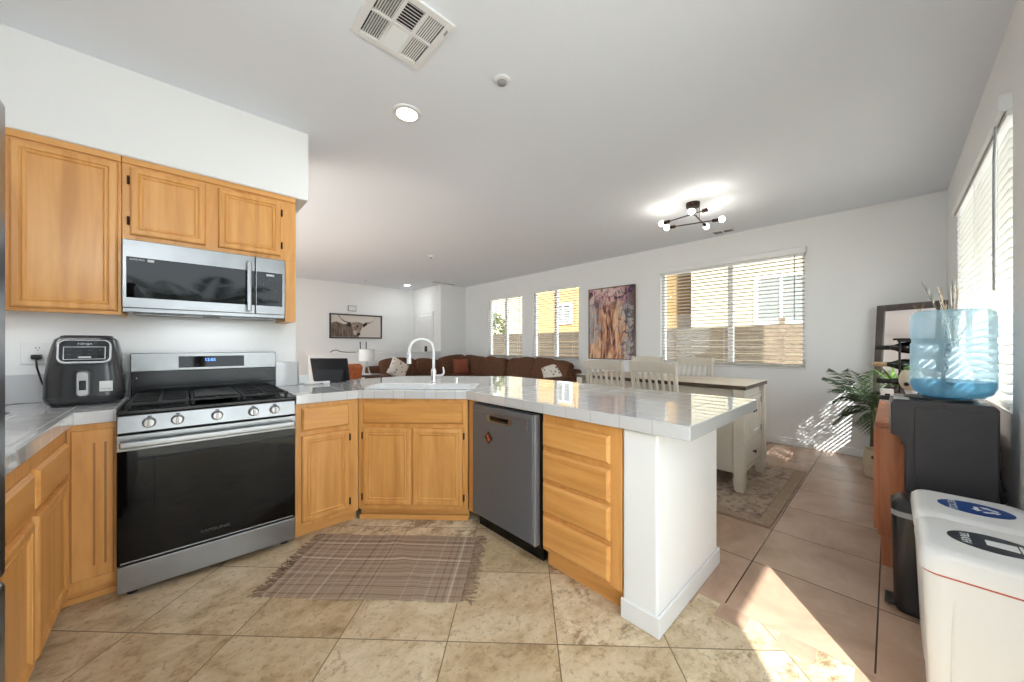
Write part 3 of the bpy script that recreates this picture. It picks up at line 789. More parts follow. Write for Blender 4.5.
# ================================================================ APPLIANCES
# stove
t = thing('gas_stove', 'stainless gas stove with black glass oven door and five knobs', 'stove', (-.225, 2.57, 0)); w = .755
bm = B(); box(bm, .002, w-.002, .03, .64, .03, .905, .003); obj('body', bm, plain('stove_side', srgb(46,46,48), .5), t)
bm = B(); box(bm, 0, w, -.004, .03, .031, .163, .004); obj('drawer', bm, STEEL, t)
bm = B(); box(bm, 0, w, -.010, .03, .170, .805, .005); od = obj('oven_door', bm, BLACK_GLASS, t)
bm = B(); box(bm, 0, w, -.013, -.004, .728, .806, .003); obj('door_trim', bm, STEEL, od); bm = B(); box(bm, .012, w-.012, -.013, -.006, .177, .184, .001); obj('lower_strip', bm, STEEL, od)
bm = B(); relief(bm, .13, w-.10, .27, .69, [(.0,-.0106),(.003,-.0112),(.006,-.0106)], -.0095); obj('door_window', bm, plain('oven_window', srgb(10,9,9), .05, 0, .3), od)
bm = B(); box(bm, .012, w-.012, -.066, -.046, .748, .782, .008, 3); box(bm, .03,.06,-.05,-.012,.752,.778,.003); box(bm, w-.06,w-.03,-.05,-.012,.752,.778,.003); obj('handle', bm, STEEL, od)
text('lettering', 'SAMSUNG', .022, TXT_D, od, (.37, -.0108, .235), sx=1.25)
bm = B(); relief(bm, 0, w, .815, .903, [(0,-.006),(.004,-.012)], .05)
for v in bm.verts:
    if v.co.z > .86 and v.co.y < 0: v.co.y += .006
cp = obj('control_panel', bm, STEEL, t)
for x in (.112, .216, .376, .540, .644):
    bm = B(); m = Matrix.Translation((x, -.010, .860)) @ Matrix.Rotation(PI/2, 4, 'X')
    lathe(bm, [(.026,0),(.026,.006),(.022,.010),(.021,.030),(.017,.034)], n=24, m=m)
    kn = obj('knob', bm, SILVER, t)
    bm = B(); box(bm, x-.0045, x+.0045, -.056, -.040, .839, .881, .003); obj('grip', bm, SILVER, kn)
    bm = B(); box(bm, x-.008, x+.008, -.0125, -.0095, .888, .893); obj('mark', bm, BLACK, cp)
bm = B(); box(bm, -.001, w+.001, -.006, .60, .904, .926, .006, 3); obj('cooktop', bm, BLACK, t)
for x0, x1 in ((.03,.262),(.268,.487),(.493,.725)):
    bm = B(); y0, y1, zt, zb = .035, .555, .958, .944; b_ = .007
    for y in (y0, y1, (y0+y1)/2): box(bm, x0, x1, y-b_, y+b_, zb, zt, .003)
    for x in (x0+b_, x1-b_, (x0+x1)/2): box(bm, x-b_, x+b_, y0, y1, zb, zt, .003)
    for y in ((y0*3+y1)/4, (y0+3*y1)/4): box(bm, x0, x1, y-b_*.8, y+b_*.8, zb, zt, .003)
    for x in (x0+.01, x1-.01):
        for y in (y0+.01, y1-.01, (y0+y1)/2): box(bm, x-.008, x+.008, y-.008, y+.008, .926, zb, .002)
    obj('grate', bm, IRON, t)
bm = B(); box(bm, .285, .470, .07, .50, .955, .966, .005); obj('griddle', bm, IRON, t)
for x, y, r in ((.146,.165,.05),(.146,.425,.042),(.609,.165,.055),(.609,.425,.04),(.377,.295,.045)):
    bm = B(); lathe(bm, [(r,.9255),(r,.934),(r*.75,.936),(r*.75,.943),(r*.6,.945)], (x,y,0), 24); obj('burner', bm, IRON, t)
bm = B(); box(bm, .006, w-.006, .60, .66, .90, 1.09, .003); box(bm, .006, w-.006, .585, .61, .926, .985, .006); bg_ = obj('backguard', bm, BLACK, t)
bm = B(); relief(bm, .004, w-.004, 1.085, 1.198, [(0,.600),(.004,.596)], .665); obj('backguard_panel', bm, STEEL, bg_)
bm = B(); box(bm, .218, .560, .5935, .6, 1.102, 1.176, .002); obj('display', bm, BLACK_GLASS, t)
text('clock_digits', '12:05', .026, DISPLAY, t, (.375, .5928, 1.15))
for i, x in enumerate((.25,.28,.31,.44,.47,.50,.53)): text('display_print', 'o' if i < 3 else '-', .014, TXT_D, t, (x, .593, 1.122+.02*(i % 2)))
text('backguard_print', '5', .012, TXT_L, bg_, (.03, .5995, 1.045)); text('backguard_print', '15  Fe', .012, TXT_D, bg_, (.70, .5995, 1.065))
for x in (.05, w-.05):
    for y in (.06, .58):
        bm = B(); lathe(bm, [(.022,0),(.022,.012),(.012,.014),(.012,.035)], (x,y,0), 16); obj('foot', bm, BLACK_PL, t)

# microwave
t = thing('microwave_oven', 'stainless over-the-range microwave mounted under the low oak cabinet', 'microwave', (-.232, 2.885, 1.435)); w, h = .764, .400
bm = B(); box(bm, .003, w-.003, .012, .36, .02, h-.002, .004); box(bm, .03, w-.03, .02, .34, -.002, .02, .006); obj('body', bm, plain('microwave_shell', srgb(70,70,72), .45, .3), t)
bm = B(); box(bm, 0, .594, -.014, .013, .022, h, .004); dr = obj('door', bm, STEEL, t)
bm = B(); box(bm, .016, .592, -.0165, -.012, .078, .304, .002); obj('door_glass', bm, BLACK_GLASS, dr)
bm = B(); box(bm, .546, .572, -.056, -.040, .034, .356, .006, 3); box(bm, .549,.569,-.042,-.014,.045,.07,.003); box(bm, .549,.569,-.042,-.014,.322,.347,.003); obj('handle', bm, STEEL, dr)
bm = B(); box(bm, .597, w, -.014, .013, .022, h, .004); cpn = obj('control_panel', bm, STEEL, t)
bm = B(); box(bm, .602, .748, -.0165, -.012, .078, .304, .002); obj('keypad', bm, BLACK_GLASS, cpn)
text('lettering', 'SAMSUNG', .013, TXT_L, dr, (.058, -.0168, .290)); 
bm = B(); box(bm, .098, .125, -.0172, -.0160, .283, .297); obj('badge', bm, TXT_L, dr)
bm = B(); box(bm, .655, .700, -.0172, -.016, .278, .292); obj('display', bm, plain('pale_display', srgb(190,196,196), .4), cpn)
for i in range(3):
    for j in range(5):
        text('keypad_print', ('123','456','789','+0-','<=>')[j][i], .017, TXT_D, cpn, (.638+.036*i, -.0168, .255-.036*j))
bm = B(); relief(bm, 0, w, -.002, .024, [(0,.004),(.003,.0)], .03); obj('lower_trim', bm, STEEL, t)
bm = B(); box(bm, .04, .34, .06, .16, -.007, -.001, .002); box(bm, .42, .72, .06, .16, -.007, -.001, .002); obj('grease_filter', bm, STEEL, t)
ld = bpy.data.lights.new('cooktop_fill', 'AREA'); ld.shape = 'RECTANGLE'; ld.size = .5; ld.size_y = .08; ld.energy = .35; ld.color = (.9,.96,1)  # lamp added to lift the wall and stove below the microwave
lo = bpy.data.objects.new('cooktop_fill', ld); COL.objects.link(lo); lo.parent = t; lo.location = (.382, .22, -.010)

# dishwasher
t = thing('dishwasher', 'dark stainless dishwasher with pocket handle under the peninsula', 'dishwasher', (1.478, 1.966, 0), -PI/2); w = .602
bm = B(); box(bm, .004, w-.004, .03, .58, .08, .862, .003); obj('body', bm, BLACK_PL, t)
bm = B(); relief(bm, .004, w-.026, .104, .852, [(0,-.006),(.006,-.014)], .03); dr = obj('door', bm, STEEL_DK, t)
bm = B(); box(bm, w-.026, w-.010, -.013, .03, .104, .852, .004); obj('door_edge', bm, plain('edge_metal', srgb(168,168,172), .35, .6), dr)
bm = B()
for a in ((.055,.535,.809,.815),(.529,.535,.755,.809)): box(bm, a[0],a[1],-.0175,-.013,a[2],a[3],.001)
obj('handle_trim', bm, STEEL, dr)
bm = B(); loft(bm, [(-.001, .25, .050, .02, .28, 0), (.0025, .235, .04, .018, .28, 0)], m=Matrix.Translation((0,-.0145,.779)) @ Matrix.Rotation(PI/2,4,'X'))
hp = obj('handle', bm, STEEL, dr)
bm = B(); box(bm, .20, .37, -.0182, -.0150, .765, .797, .008); obj('handle_pocket', bm, BLACK, hp)
bm = B(); box(bm, .004, w-.004, .05, .07, .004, .10); obj('toe_kick', bm, BLACK, t)
t = thing('magnet', 'black and orange diamond magnet stuck on the dishwasher door', 'magnet', (1.4635, 1.785, .648), -PI/2)
bm = B(); box(bm, -.029, .029, -.003, .0005, -.029, .029, .001, m=Matrix.Rotation(PI/4, 4, 'Y')); obj('plate', bm, BLACK_PL, t)
ORG = plain('orange_print', srgb(206,92,46), .5)
bm = B()
lathe(bm, [(.010,0),(.010,.001)], n=16, m=Matrix.Translation((-.006,-.003,.010)) @ Matrix.Rotation(PI/2,4,'X')); lathe(bm, [(.013,0),(.013,.001)], n=16, m=Matrix.Translation((.006,-.003,-.010)) @ Matrix.Rotation(PI/2,4,'X'))
obj('emblem', bm, ORG, t)

# refrigerator
t = thing('refrigerator', 'tall grey stainless refrigerator at the end of the air fryer counter', 'refrigerator', (-.279, .42, 0), PI/2); w = .915
bm = B(); box(bm, 0, w, .06, .74, .02, 1.765, .006); obj('body', bm, plain('fridge_side', srgb(92,94,98), .45), t)
FST = steel('fridge_steel', srgb(150,152,156), .3)
for a, b_ in ((0, w/2-.003), (w/2+.003, w)):
    bm = B(); box(bm, a, b_, 0, .058, .745, 1.78, .012, 3); dd = obj('door', bm, FST, t)
    xx = b_-.05 if a == 0 else a+.05
    bm = B(); cyl(bm, (xx,-.05,.85), (xx,-.05,1.6), .012, n=14); cyl(bm,(xx,-.05,.88),(xx,0,.88),.009); cyl(bm,(xx,-.05,1.57),(xx,0,1.57),.009); obj('handle', bm, STEEL, dd)
bm = B(); box(bm, 0, w, 0, .058, .06, .735, .012, 3); dd = obj('freezer_drawer', bm, FST, t)
bm = B(); cyl(bm, (.08,-.045,.66), (w-.45,-.045,.66), .011, n=14); cyl(bm,(.12,-.045,.66),(.12,0,.66),.009); cyl(bm,(w-.49,-.045,.66),(w-.49,0,.66),.009); obj('handle', bm, STEEL, dd)
bm = B(); box(bm, .02, w-.02, .03, .06, .0, .06); obj('base_grille', bm, BLACK_PL, t)

# air fryer
t = thing('air_fryer', 'black rounded air fryer with silver-rimmed control panel on the tiled counter', 'air fryer', (-.374, 3.05, .9305), rad(3))
AFB = plain('fryer_black', srgb(66,66,68), .26, .3, coat=.3)
bm = B(); loft(bm, [(.0,.215,.215,.05,0,0),(.012,.265,.275,.065,0,0),(.03,.282,.29,.07,0,0),(.05,.288,.295,.072,0,0),(.15,.284,.292,.072,0,0),(.25,.262,.28,.07,0,.003),(.315,.238,.262,.066,0,.008),(.348,.222,.245,.06,0,.012),(.360,.196,.215,.05,0,.014)], n=10)
obj('body', bm, AFB, t)
bm = B(); loft(bm, [(.358,.19,.18,.05,0,.014),(.368,.185,.175,.05,0,.014),(.372,.16,.15,.04,0,.014)], n=8); obj('top_vent', bm, BLACK_PL, t)
bm = B(); box(bm, -.16, .16, -.1505, -.149, .2165, .219); 
for v in bm.verts: v.co.y = -.146 if abs(v.co.x) > .1 else v.co.y
bm.free()
# control face: a rounded shield with a silver rim, following the sloping front
mF = Matrix.Translation((0, -.1395, .285)) @ Matrix.Rotation(rad(-14), 4, 'X') @ Matrix.Rotation(PI/2, 4, 'X')
bm = B(); loft(bm, [(-.02,.185,.125,.03,0,0),(.004,.185,.125,.03,0,0)], m=mF, n=6); rim = obj('panel_rim', bm, SILVER, t)
bm = B(); loft(bm, [(0,.171,.113,.025,0,.002),(.0055,.171,.113,.025,0,.002)], m=mF, n=6); cpf = obj('control_panel', bm, BLACK_GLASS, t)
bm = B(); 
for a in ((-.072,.072,-.044,-.041),(-.072,-.069,-.044,.022),(.069,.072,-.044,.022),(-.072,.072,.022,.025)): box(bm, a[0],a[1],a[2],a[3],.0054,.0064, m=mF)
obj('panel_line', bm, SILVER, cpf)
rotF = (PI/2-rad(14), 0, 0)
def onF(x, y, z=.0066): return tuple(mF @ Vector((x, y, z)))
text('lettering', 'NINJA', .016, TXT_L, cpf, onF(0, .040), rotF, 1.2)
for i in range(4):
    for j in range(2): text('panel_print', 'oo', .013, TXT_D, cpf, onF(-.052+.035*i, .006-.022*j), rotF)
bm = B(); box(bm, -.022, .022, -.036, -.028, .0056, .0068, .001, m=mF); obj('button', bm, SILVER, cpf)
bm = B(); loft(bm, [(.0,.072,.150,.02,0,0),(.012,.070,.145,.02,0,0)], m=Matrix.Translation((-.005,-.140,.117)) @ Matrix.Rotation(PI/2,4,'X')); hd = obj('handle_recess', bm, BLACK_PL, t)
bm = B(); loft(bm, [(.0,.046,.135,.014,0,0),(.02,.046,.135,.014,0,0),(.038,.038,.122,.014,0,0)], m=Matrix.Translation((-.005,-.150,.117)) @ Matrix.Rotation(PI/2,4,'X')); hd = obj('handle', bm, SILVER, t)
bm = B(); box(bm, -.017, .007, -.1895, -.186, .085, .135, .003); obj('release_button', bm, BLACK_PL, hd)
bm = B(); box(bm, .050, .098, -.1485, -.1455, .07, .125, .001, m=Matrix.Rotation(rad(0),4,'Z')); lb = obj('sticker', bm, WHITE_ROUGH, t)
text('sticker_print', '3+8 ##', .012, TXT_D, lb, (.074, -.1488, .083))
bm = B(); loft(bm, [(.044,.290,.297,.072,0,0),(.046,.291,.298,.072,0,0)], n=10); box(bm, -.10,.10,-.1465,-.144,.2150,.2165); obj('seam', bm, BLACK_PL, t)

# outlet, kettle, plate
t = thing('wall_outlet', 'white wall outlet with a black plug beside the air fryer', 'outlet', (-.578, 3.249, 1.205))
bm = B(); box(bm, -.058, .058, -.006, 0, -.06, .06, .003); pl = obj('plate', bm, WHITE, t)
bm = B()
for q in (-.006, .006): box(bm, q-.0012, q+.0012, -.0068, -.0055, .024, .034)
cyl(bm, (0,-.0068,.016), (0,-.005,.016), .0025, n=8); obj('slots', bm, BLACK_PL, pl)
t = thing('power_plug', 'black power plug and cord in the outlet beside the air fryer', 'plug', (-.578, 3.242, 1.185))
bm = B(); box(bm, -.018, .018, -.035, -.0005, -.014, .012, .005); obj('plug', bm, BLACK_PL, t)
bm = B(); tube(bm, [(0,-.03,-.012),(.004,-.035,-.06),(.02,-.035,-.14),(.04,-.04,-.20),(.06,-.05,-.245)], .004, 8); obj('cord', bm, BLACK_PL, t)
t = thing('serving_plate', 'grey round plate on the counter beside the refrigerator', 'plate', (-.80, 2.97, .931))
bm = B(); lathe(bm, [(.10,0),(.14,.006),(.185,.018),(.180,.021),(.13,.010),(0,.008)], n=48); obj('dish', bm, GREY_PL, t)
t = thing('electric_kettle', 'steel kettle with black handle standing on the grey plate', 'kettle', (-.815, 2.95, .941), rad(20))
bm = B(); lathe(bm, [(.085,0),(.088,.01),(.082,.10),(.066,.17),(.058,.185)], n=32); obj('body', bm, STEEL, t)
bm = B(); lathe(bm, [(.058,.185),(.05,.198),(.012,.204),(.012,.222),(0,.224)], n=24); obj('lid', bm, BLACK_PL, t)
bm = B(); tube(bm, [(.058,0,.178),(.10,0,.18),(.118,0,.15),(.115,0,.08),(.086,0,.04)], .012, 10); obj('handle', bm, BLACK_PL, t)
bm = B(); tube(bm, [(-.07,0,.12),(-.10,0,.155),(-.115,0,.175)], [.02,.014,.01], 10); obj('spout', bm, STEEL, t)

# things on the peninsula counter by the wall end
t = thing('smart_display', 'dark tablet display seen from behind on the counter near the wall end', 'tablet', (.955, 3.335, .9305), rad(-46))
DG = speckled('charcoal_fabric', srgb(34,34,36), srgb(46,46,48), 80, .8)
mT = Matrix.Rotation(rad(14), 4, 'X')
bm = B(); box(bm, -.165, .165, .02, .032, .002, .205, .004, m=mT); obj('screen', bm, BLACK_PL, t)
bm = B(); prism(bm, [(-.05,.002),(.075,.002),(.03,.19)], -.12, .12, b=.006, m=Matrix.Rotation(PI/2,4,'Z') @ Matrix.Rotation(PI/2,4,'X')); 
for v in bm.verts: v.co = Vector((v.co.x, -v.co.y, v.co.z)) if False else v.co
obj('stand', bm, DG, t)
t = thing('power_adapter', 'white power adapter box with cord on the counter by the wall end', 'adapter', (.745, 3.33, .9305))
bm = B(); box(bm, -.04, .04, -.03, .03, 0, .075, .01, 3); obj('body', bm, WHITE, t)
bm = B(); tube(bm, [(0,.01,.074),(-.02,.02,.11),(-.045,.03,.15),(-.05,.055,.20)], .003, 8); obj('cord', bm, WHITE, t)
t = thing('charging_cable', 'white cable loosely coiled on the counter in front of the dark tablet', 'cable', (.80, 3.21, .9305))
bm = B(); pts = [(.07*math.cos(a)*(1+.12*math.sin(3*a)), .045*math.sin(a*1.02), .006+.0045*(i/12 % 3)) for i, a in enumerate([q*.35 for q in range(54)])]
tube(bm, pts, .0035, 6); obj('coil', bm, WHITE, t)
bm = B(); box(bm, .06, .11, -.03, -.005, .0, .022, .005); obj('plug', bm, WHITE, t)

# kitchen rug
FRY = speckled('fringe_yarn', srgb(110,86,68), srgb(176,150,126), 30, .95)
k = NT('plaid_rug'); v = k.coord()
sep = k.node('ShaderNodeSeparateXYZ'); k.link(v, sep.inputs[0])
def stripes(ax, seed, sc):
    c = k.node('ShaderNodeCombineXYZ'); k.link(k.math('MULTIPLY', sep.outputs[ax], sc), c.inputs[0]); c.inputs[1].default_value = seed
    return k.noise(c.outputs[0], 1.0, 3, .7)
a = k.ramp(stripes(1, 3.0, 44), [(.42, srgb(78,58,46)), (.47, srgb(156,132,112)), (.56, srgb(172,148,128)), (.61, srgb(224,208,186))])
b_ = k.ramp(stripes(0, 9.0, 34), [(.40, srgb(112,90,72)), (.46, srgb(164,140,120)), (.56, srgb(176,152,132)), (.61, srgb(226,212,190))])
c = k.mix(.45, a, b_); w_ = k.noise(k.coord((1,1,1)), 160, 2)
k.link(k.mix(k.math('MULTIPLY', w_, .2), c, srgb(140,118,100)), k.p.inputs['Base Color']); k.p.inputs['Roughness'].default_value = .95; k.bump(w_, .3, .003); PLAID = k.m
t = thing('kitchen_rug', 'woven brown plaid rug with fringed ends on the stone floor by the sink', 'rug', (.8475, 1.9825, 0), -PI/4)
bm = B(); bmesh.ops.create_grid(bm, x_segments=60, y_segments=36, size=.5)
for v in bm.verts:
    x, y = v.co.x*1.0, v.co.y*.58
    v.co = Vector((x, y + .004*math.sin(x*11), .006 + .003*math.sin(x*9+y*6)*math.sin(y*8+1) + (.006*math.exp(-((x-.12+y*.6)/.04)**2))))
r_ = bmesh.ops.extrude_face_region(bm, geom=bm.faces[:])
for e in r_['geom']:
    if isinstance(e, bmesh.types.BMVert): e.co.z -= .005
obj('woven_field', bm, PLAID, t, smooth=60)
for s in (-1, 1):
    bm = B()
    for i in range(64):
        y = -.288+.576*i/63+random.uniform(-.002,.002); L = random.uniform(.04,.075)
        tube(bm, [(s*.497, y, .006), (s*(.5+L*.5), y+random.uniform(-.012,.012), .008), (s*(.5+L), y+random.uniform(-.025,.025), .0035)], .0026, 5)
    box(bm, s*.498-.004, s*.498+.004, -.288, .288, .0015, .0095, .002); obj('fringe', bm, FRY, t)

# ================================================================ LIVING ROOM
# sectional sofa along the stair wall and the windows
t = thing('sectional_sofa', 'large brown sectional sofa filling the living room corner under the windows', 'sofa', (5.48, 7.66, 0))
bm = B()
box(bm, -2.60, -.02, -.98, -.02, .06, .40, .03, 3); box(bm, -.98, -.02, -3.75, -.98, .06, .40, .03, 3); obj('base', bm, SOFA_DK, t)
bm = B(); box(bm, -2.62, -.01, -.24, -.01, .40, .80, .06, 4); box(bm, -.24, -.01, -3.75, -.24, .40, .80, .06, 4); obj('back_frame', bm, SOFA_DK, t)
for x0, x1, y0, y1 in ((-2.38,-1.62,-.98,-.24),(-1.62,-.98,-.98,-.24),(-.98,-.24,-.98,-.24),(-.98,-.24,-1.75,-.98),(-.98,-.24,-2.55,-1.75),(-.98,-.24,-3.45,-2.55)):
    bm = B(); puff(bm, ((x0+x1)/2,(y0+y1)/2,.47), (x1-x0+.02, y1-y0+.02, .19), 7); obj('seat_cushion', bm, SOFA, t)
def backc(cx, cy, rz, w, h, lean=14, rr=0):
    bm = B(); m = Matrix.Rotation(rz,4,'Z') @ Matrix.Rotation(rad(-lean),4,'X') @ Matrix.Rotation(rad(rr),4,'Y')
    puff(bm, (cx, cy, .52+h/2), (w*.94, .24, h), 6.5, m, cuts=14)
    for v in bm.verts: v.co.z += .012*math.sin(v.co.x*9+v.co.y*7)*math.cos(v.co.y*11)
    obj('back_cushion', bm, SOFA, t, smooth=60)
backc(-2.0, -.30, 0, .84, .44); backc(-1.28, -.30, 0, .72, .40, 16, 5); backc(-.62, -.34, rad(-12), .72, .47, 12, -6)
backc(-.34, -.88, rad(-78), .74, .47, 12, 6); backc(-.30, -1.62, -PI/2, .80, .45, 14, 3); backc(-.30, -2.44, -PI/2, .84, .46, 15, -4); backc(-.32, -3.26, -PI/2, .92, .46, 16, 4)
bm = B(); box(bm, -2.64, -2.38, -.98, -.02, .06, .66, .09, 5); obj('armrest', bm, SOFA, t)
bm = B(); box(bm, -.98, -.02, -3.75, -3.47, .06, .68, .09, 5); obj('armrest', bm, SOFA, t)
for x, y in ((-2.55,-.08),(-2.55,-.9),(-.9,-3.68),(-.1,-3.68),(-.1,-.1),(-.9,-.95)):
    bm = B(); box(bm, x-.03, x+.03, y-.03, y+.03, 0, .065, .004); obj('leg', bm, DARKWOOD, t)

def pillow(label, loc, rz, lean, s, mats, pat=False, roll=0, th=.15):
    t = thing('throw_pillow', label, 'pillow', loc, rz)
    bm = B(); bmesh.ops.create_grid(bm, x_segments=16, y_segments=16, size=1)
    top = bm.verts[:]; r_ = bmesh.ops.duplicate(bm, geom=bm.faces[:]+bm.verts[:]+bm.edges[:])
    bot = [e for e in r_['geom'] if isinstance(e, bmesh.types.BMVert)]
    for vs, sg in ((top, 1), (bot, -1)):
        for v in vs:
            x, y = v.co.x, v.co.y
            pin = 1-.06*(1-abs(x))*(abs(y)**4)-.06*(1-abs(y))*(abs(x)**4)
            prof = max(0, (1-x**4)*(1-y**4))**.5
            v.co = Vector((x*s/2*pin, sg*prof*th/2, s/2+y*s/2*pin))
    bmesh.ops.remove_doubles(bm, verts=bm.verts[:], dist=1e-4)
    bmesh.ops.transform(bm, matrix=Matrix.Rotation(rad(-lean),4,'X') @ Matrix.Rotation(rad(roll),4,'Y'), verts=bm.verts[:])
    o = obj('cover', bm, mats, t, smooth=60)
    return t
k = NT('dotted_cover'); v = k.coord((9,9,9)); vo = k.node('ShaderNodeTexVoronoi'); vo.inputs['Scale'].default_value = 1.6; k.link(v, vo.inputs['Vector'])
k.link(k.ramp(vo.outputs['Distance'], [(.22, srgb(120,84,66)), (.30, srgb(226,218,206))]), k.p.inputs['Base Color']); k.p.inputs['Roughness'].default_value = .9; DOTS = k.m
pillow('white throw pillow with brown marks leaning at the sofa end nearest the lamp', (3.24, 7.00, .58), rad(10), 18, .42, DOTS, roll=34)
pillow('small rust throw pillow in the corner of the brown sofa', (4.74, 6.76, .57), rad(-15), 16, .38, RUST)
pillow('white throw pillow with brown marks lying at the sofa end by the dining table', (4.96, 4.16, .56), rad(-75), 34, .42, DOTS, roll=-24)

t = thing('end_table', 'dark round end table beside the brown sofa, under the white lamp', 'table', (2.48, 6.55, 0))
bm = B(); lathe(bm, [(.23,.68),(.25,.685),(.25,.705),(.24,.71)], n=36); obj('tabletop', bm, DARKWOOD, t)
for i in range(3):
    a = 2.1*i+.4; bm = B(); tube(bm, [(.19*math.cos(a),.19*math.sin(a),.68),(.12*math.cos(a),.12*math.sin(a),.35),(.2*math.cos(a),.2*math.sin(a),0.012)], .014, 8); obj('leg', bm, DARKWOOD, t)
t = thing('table_lamp', 'small table lamp with white drum shade on the dark round end table', 'lamp', (2.50, 6.57, .7105))
bm = B(); lathe(bm, [(.085,0),(.085,.012),(.02,.016)], n=24); obj('base', bm, WHITE_ROUGH, t)
bm = B()
for i in range(4):
    a = PI/2*i+.3; tube(bm, [(.075*math.cos(a),.075*math.sin(a),.012),(.03*math.cos(a),.03*math.sin(a),.14),(.01*math.cos(a),.01*math.sin(a),.25)], .006, 6)
cyl(bm, (0,0,.2), (0,0,.40), .008, n=8); obj('stem', bm, plain('pale_metal', srgb(200,200,198), .35, .5), t)
bm = B(); lathe(bm, [(.125,.255),(.135,.252),(.135,.46),(.128,.457),(.125,.255)], n=36, caps=False); bm2 = bm; obj('lamp_shade', bm2, speckled('shade_fabric', srgb(224,224,222), srgb(236,236,234), 60, .9), t)

t = thing('wifi_router', 'grey router with two black antennas on the stair wall ledge behind the lamp', 'router', (2.90, 7.79, 1.0905))
bm = B(); box(bm, -.12, .12, -.05, .05, 0, .035, .01, 3); obj('body', bm, GREY_PL, t)
for x in (-.055, .07):
    bm = B(); cyl(bm, (x, .04, .03), (x, .05, .23), .009, .011, 10); obj('antenna', bm, BLACK_PL, t)
t = thing('power_cable', 'black cable lying loose on the stair wall ledge', 'cable', (2.35, 7.79, 1.0905))
bm = B(); tube(bm, [(-.12,0,.01),(-.06,.01,.05),(.0,-.01,.055),(.08,.0,.02),(.22,.01,.006),(.38,0,.006)], .008, 8); obj('cord', bm, BLACK_PL, t)
t = thing('small_speaker', 'small black gadget standing at the ledge end beside the alcove', 'speaker', (4.40, 7.79, 1.0905))
bm = B(); loft(bm, [(0,.06,.06,.02,0,0),(.10,.058,.058,.02,0,0),(.13,.05,.05,.02,0,0)]); obj('body', bm, BLACK_PL, t)
bm = B(); lathe(bm, [(.02,.128),(.02,.134),(.0,.135)], n=16); obj('top_dial', bm, GREY_PL, t)

t = thing('armchair', 'cognac leather armchair showing behind the dark tablet', 'armchair', (1.74, 6.15, 0), rad(195))
bm = B(); box(bm, -.32, .32, -.34, .30, .22, .44, .05, 4); obj('seat', bm, LEATHER, t)
bm = B(); m = Matrix.Translation((0,.28,.38)) @ Matrix.Rotation(rad(-10),4,'X'); box(bm, -.33, .33, -.07, .07, 0, .58, .06, 4, m=m); obj('backrest', bm, LEATHER, t)
for s in (-1, 1):
    bm = B(); box(bm, s*.36-.05, s*.36+.05, -.33, .30, .22, .62, .04, 4); obj('armrest', bm, LEATHER, t)
    for y in (-.28, .26):
        bm = B(); cyl(bm, (s*.30, y, .23), (s*.32, y, 0), .022, .014, 10); obj('leg', bm, DARKWOOD, t)

# pictures
t = thing('framed_picture', 'wide framed highland cow picture on the living room wall', 'picture', (2.61, 9.199, 1.415)); w, h = 1.275, .60
bm = B(); f = .03
for a in ((0,f,0,h),(w-f,w,0,h),(f,w-f,0,f),(f,w-f,h-f,h)): box(bm, a[0],a[1],-.045,0,a[2],a[3],.004)
obj('frame', bm, BLACK_PL, t)
FUR = speckled('cow_fur', srgb(70,58,50), srgb(140,122,108), 14, .8, stretch=(2,1,.5)); FUR2 = speckled('cow_face', srgb(110,94,82), srgb(170,152,136), 18, .8); HORN = plain('cow_horn', srgb(84,74,68), .7); PALE = plain('print_ground', srgb(212,203,194), .7); DK = plain('print_dark', srgb(48,40,36), .8); MUZ = plain('print_muzzle', srgb(196,180,164), .8)
bm = B(); box(bm, f, w-f, -.02, -.004, f, h-f)
def poly(pts, y, mi): flat(bm, [(x*w, y, z*h) for x, z in pts], mi)
poly([(.03,.06),(.54,.06),(.52,.25),(.44,.45),(.36,.60),(.25,.58),(.12,.68),(.03,.62)], -.0215, 1)
poly([(.30,.58),(.36,.68),(.42,.62),(.40,.50),(.34,.48)], -.0222, 4); poly([(.61,.60),(.66,.66),(.71,.62),(.68,.54),(.62,.46)], -.0222, 4)
poly([(.38,.63),(.48,.70),(.60,.66),(.62,.55),(.58,.35),(.55,.16),(.46,.12),(.42,.34)], -.0225, 2)
poly([(.42,.30),(.45,.34),(.50,.28),(.48,.14),(.45,.14)], -.0230, 5); poly([(.50,.10),(.57,.14),(.56,.24),(.51,.22)], -.0230, 4); poly([(.49,.52),(.52,.56),(.53,.48),(.50,.44)], -.0230, 4)
for pts in ([(.36,.64),(.28,.68),(.21,.78),(.15,.95)], [(.66,.66),(.74,.66),(.82,.76),(.86,.90)]):
    for i in range(3):
        (x0, z0), (x1, z1) = pts[i], pts[i+1]; g0, g1 = .028-.007*i, .021-.007*i
        poly([(x0, z0-g0),(x1, z1-g1),(x1+.012, z1+g1),(x0+.004, z0+g0)], -.0218, 3)
obj('print', bm, [PALE, FUR, FUR2, HORN, DK, MUZ], t, smooth=0)
t = thing('wall_chime', 'small white wall box above the highland cow picture', 'chime box', (3.13, 9.199, 2.16))
bm = B(); box(bm, -.10, .10, -.045, 0, -.07, .07, .01); obj('body', bm, GREY_PL, t)
bm = B(); box(bm, -.085, .085, -.048, -.044, -.055, .055, .003); obj('cover', bm, WHITE_ROUGH, t)

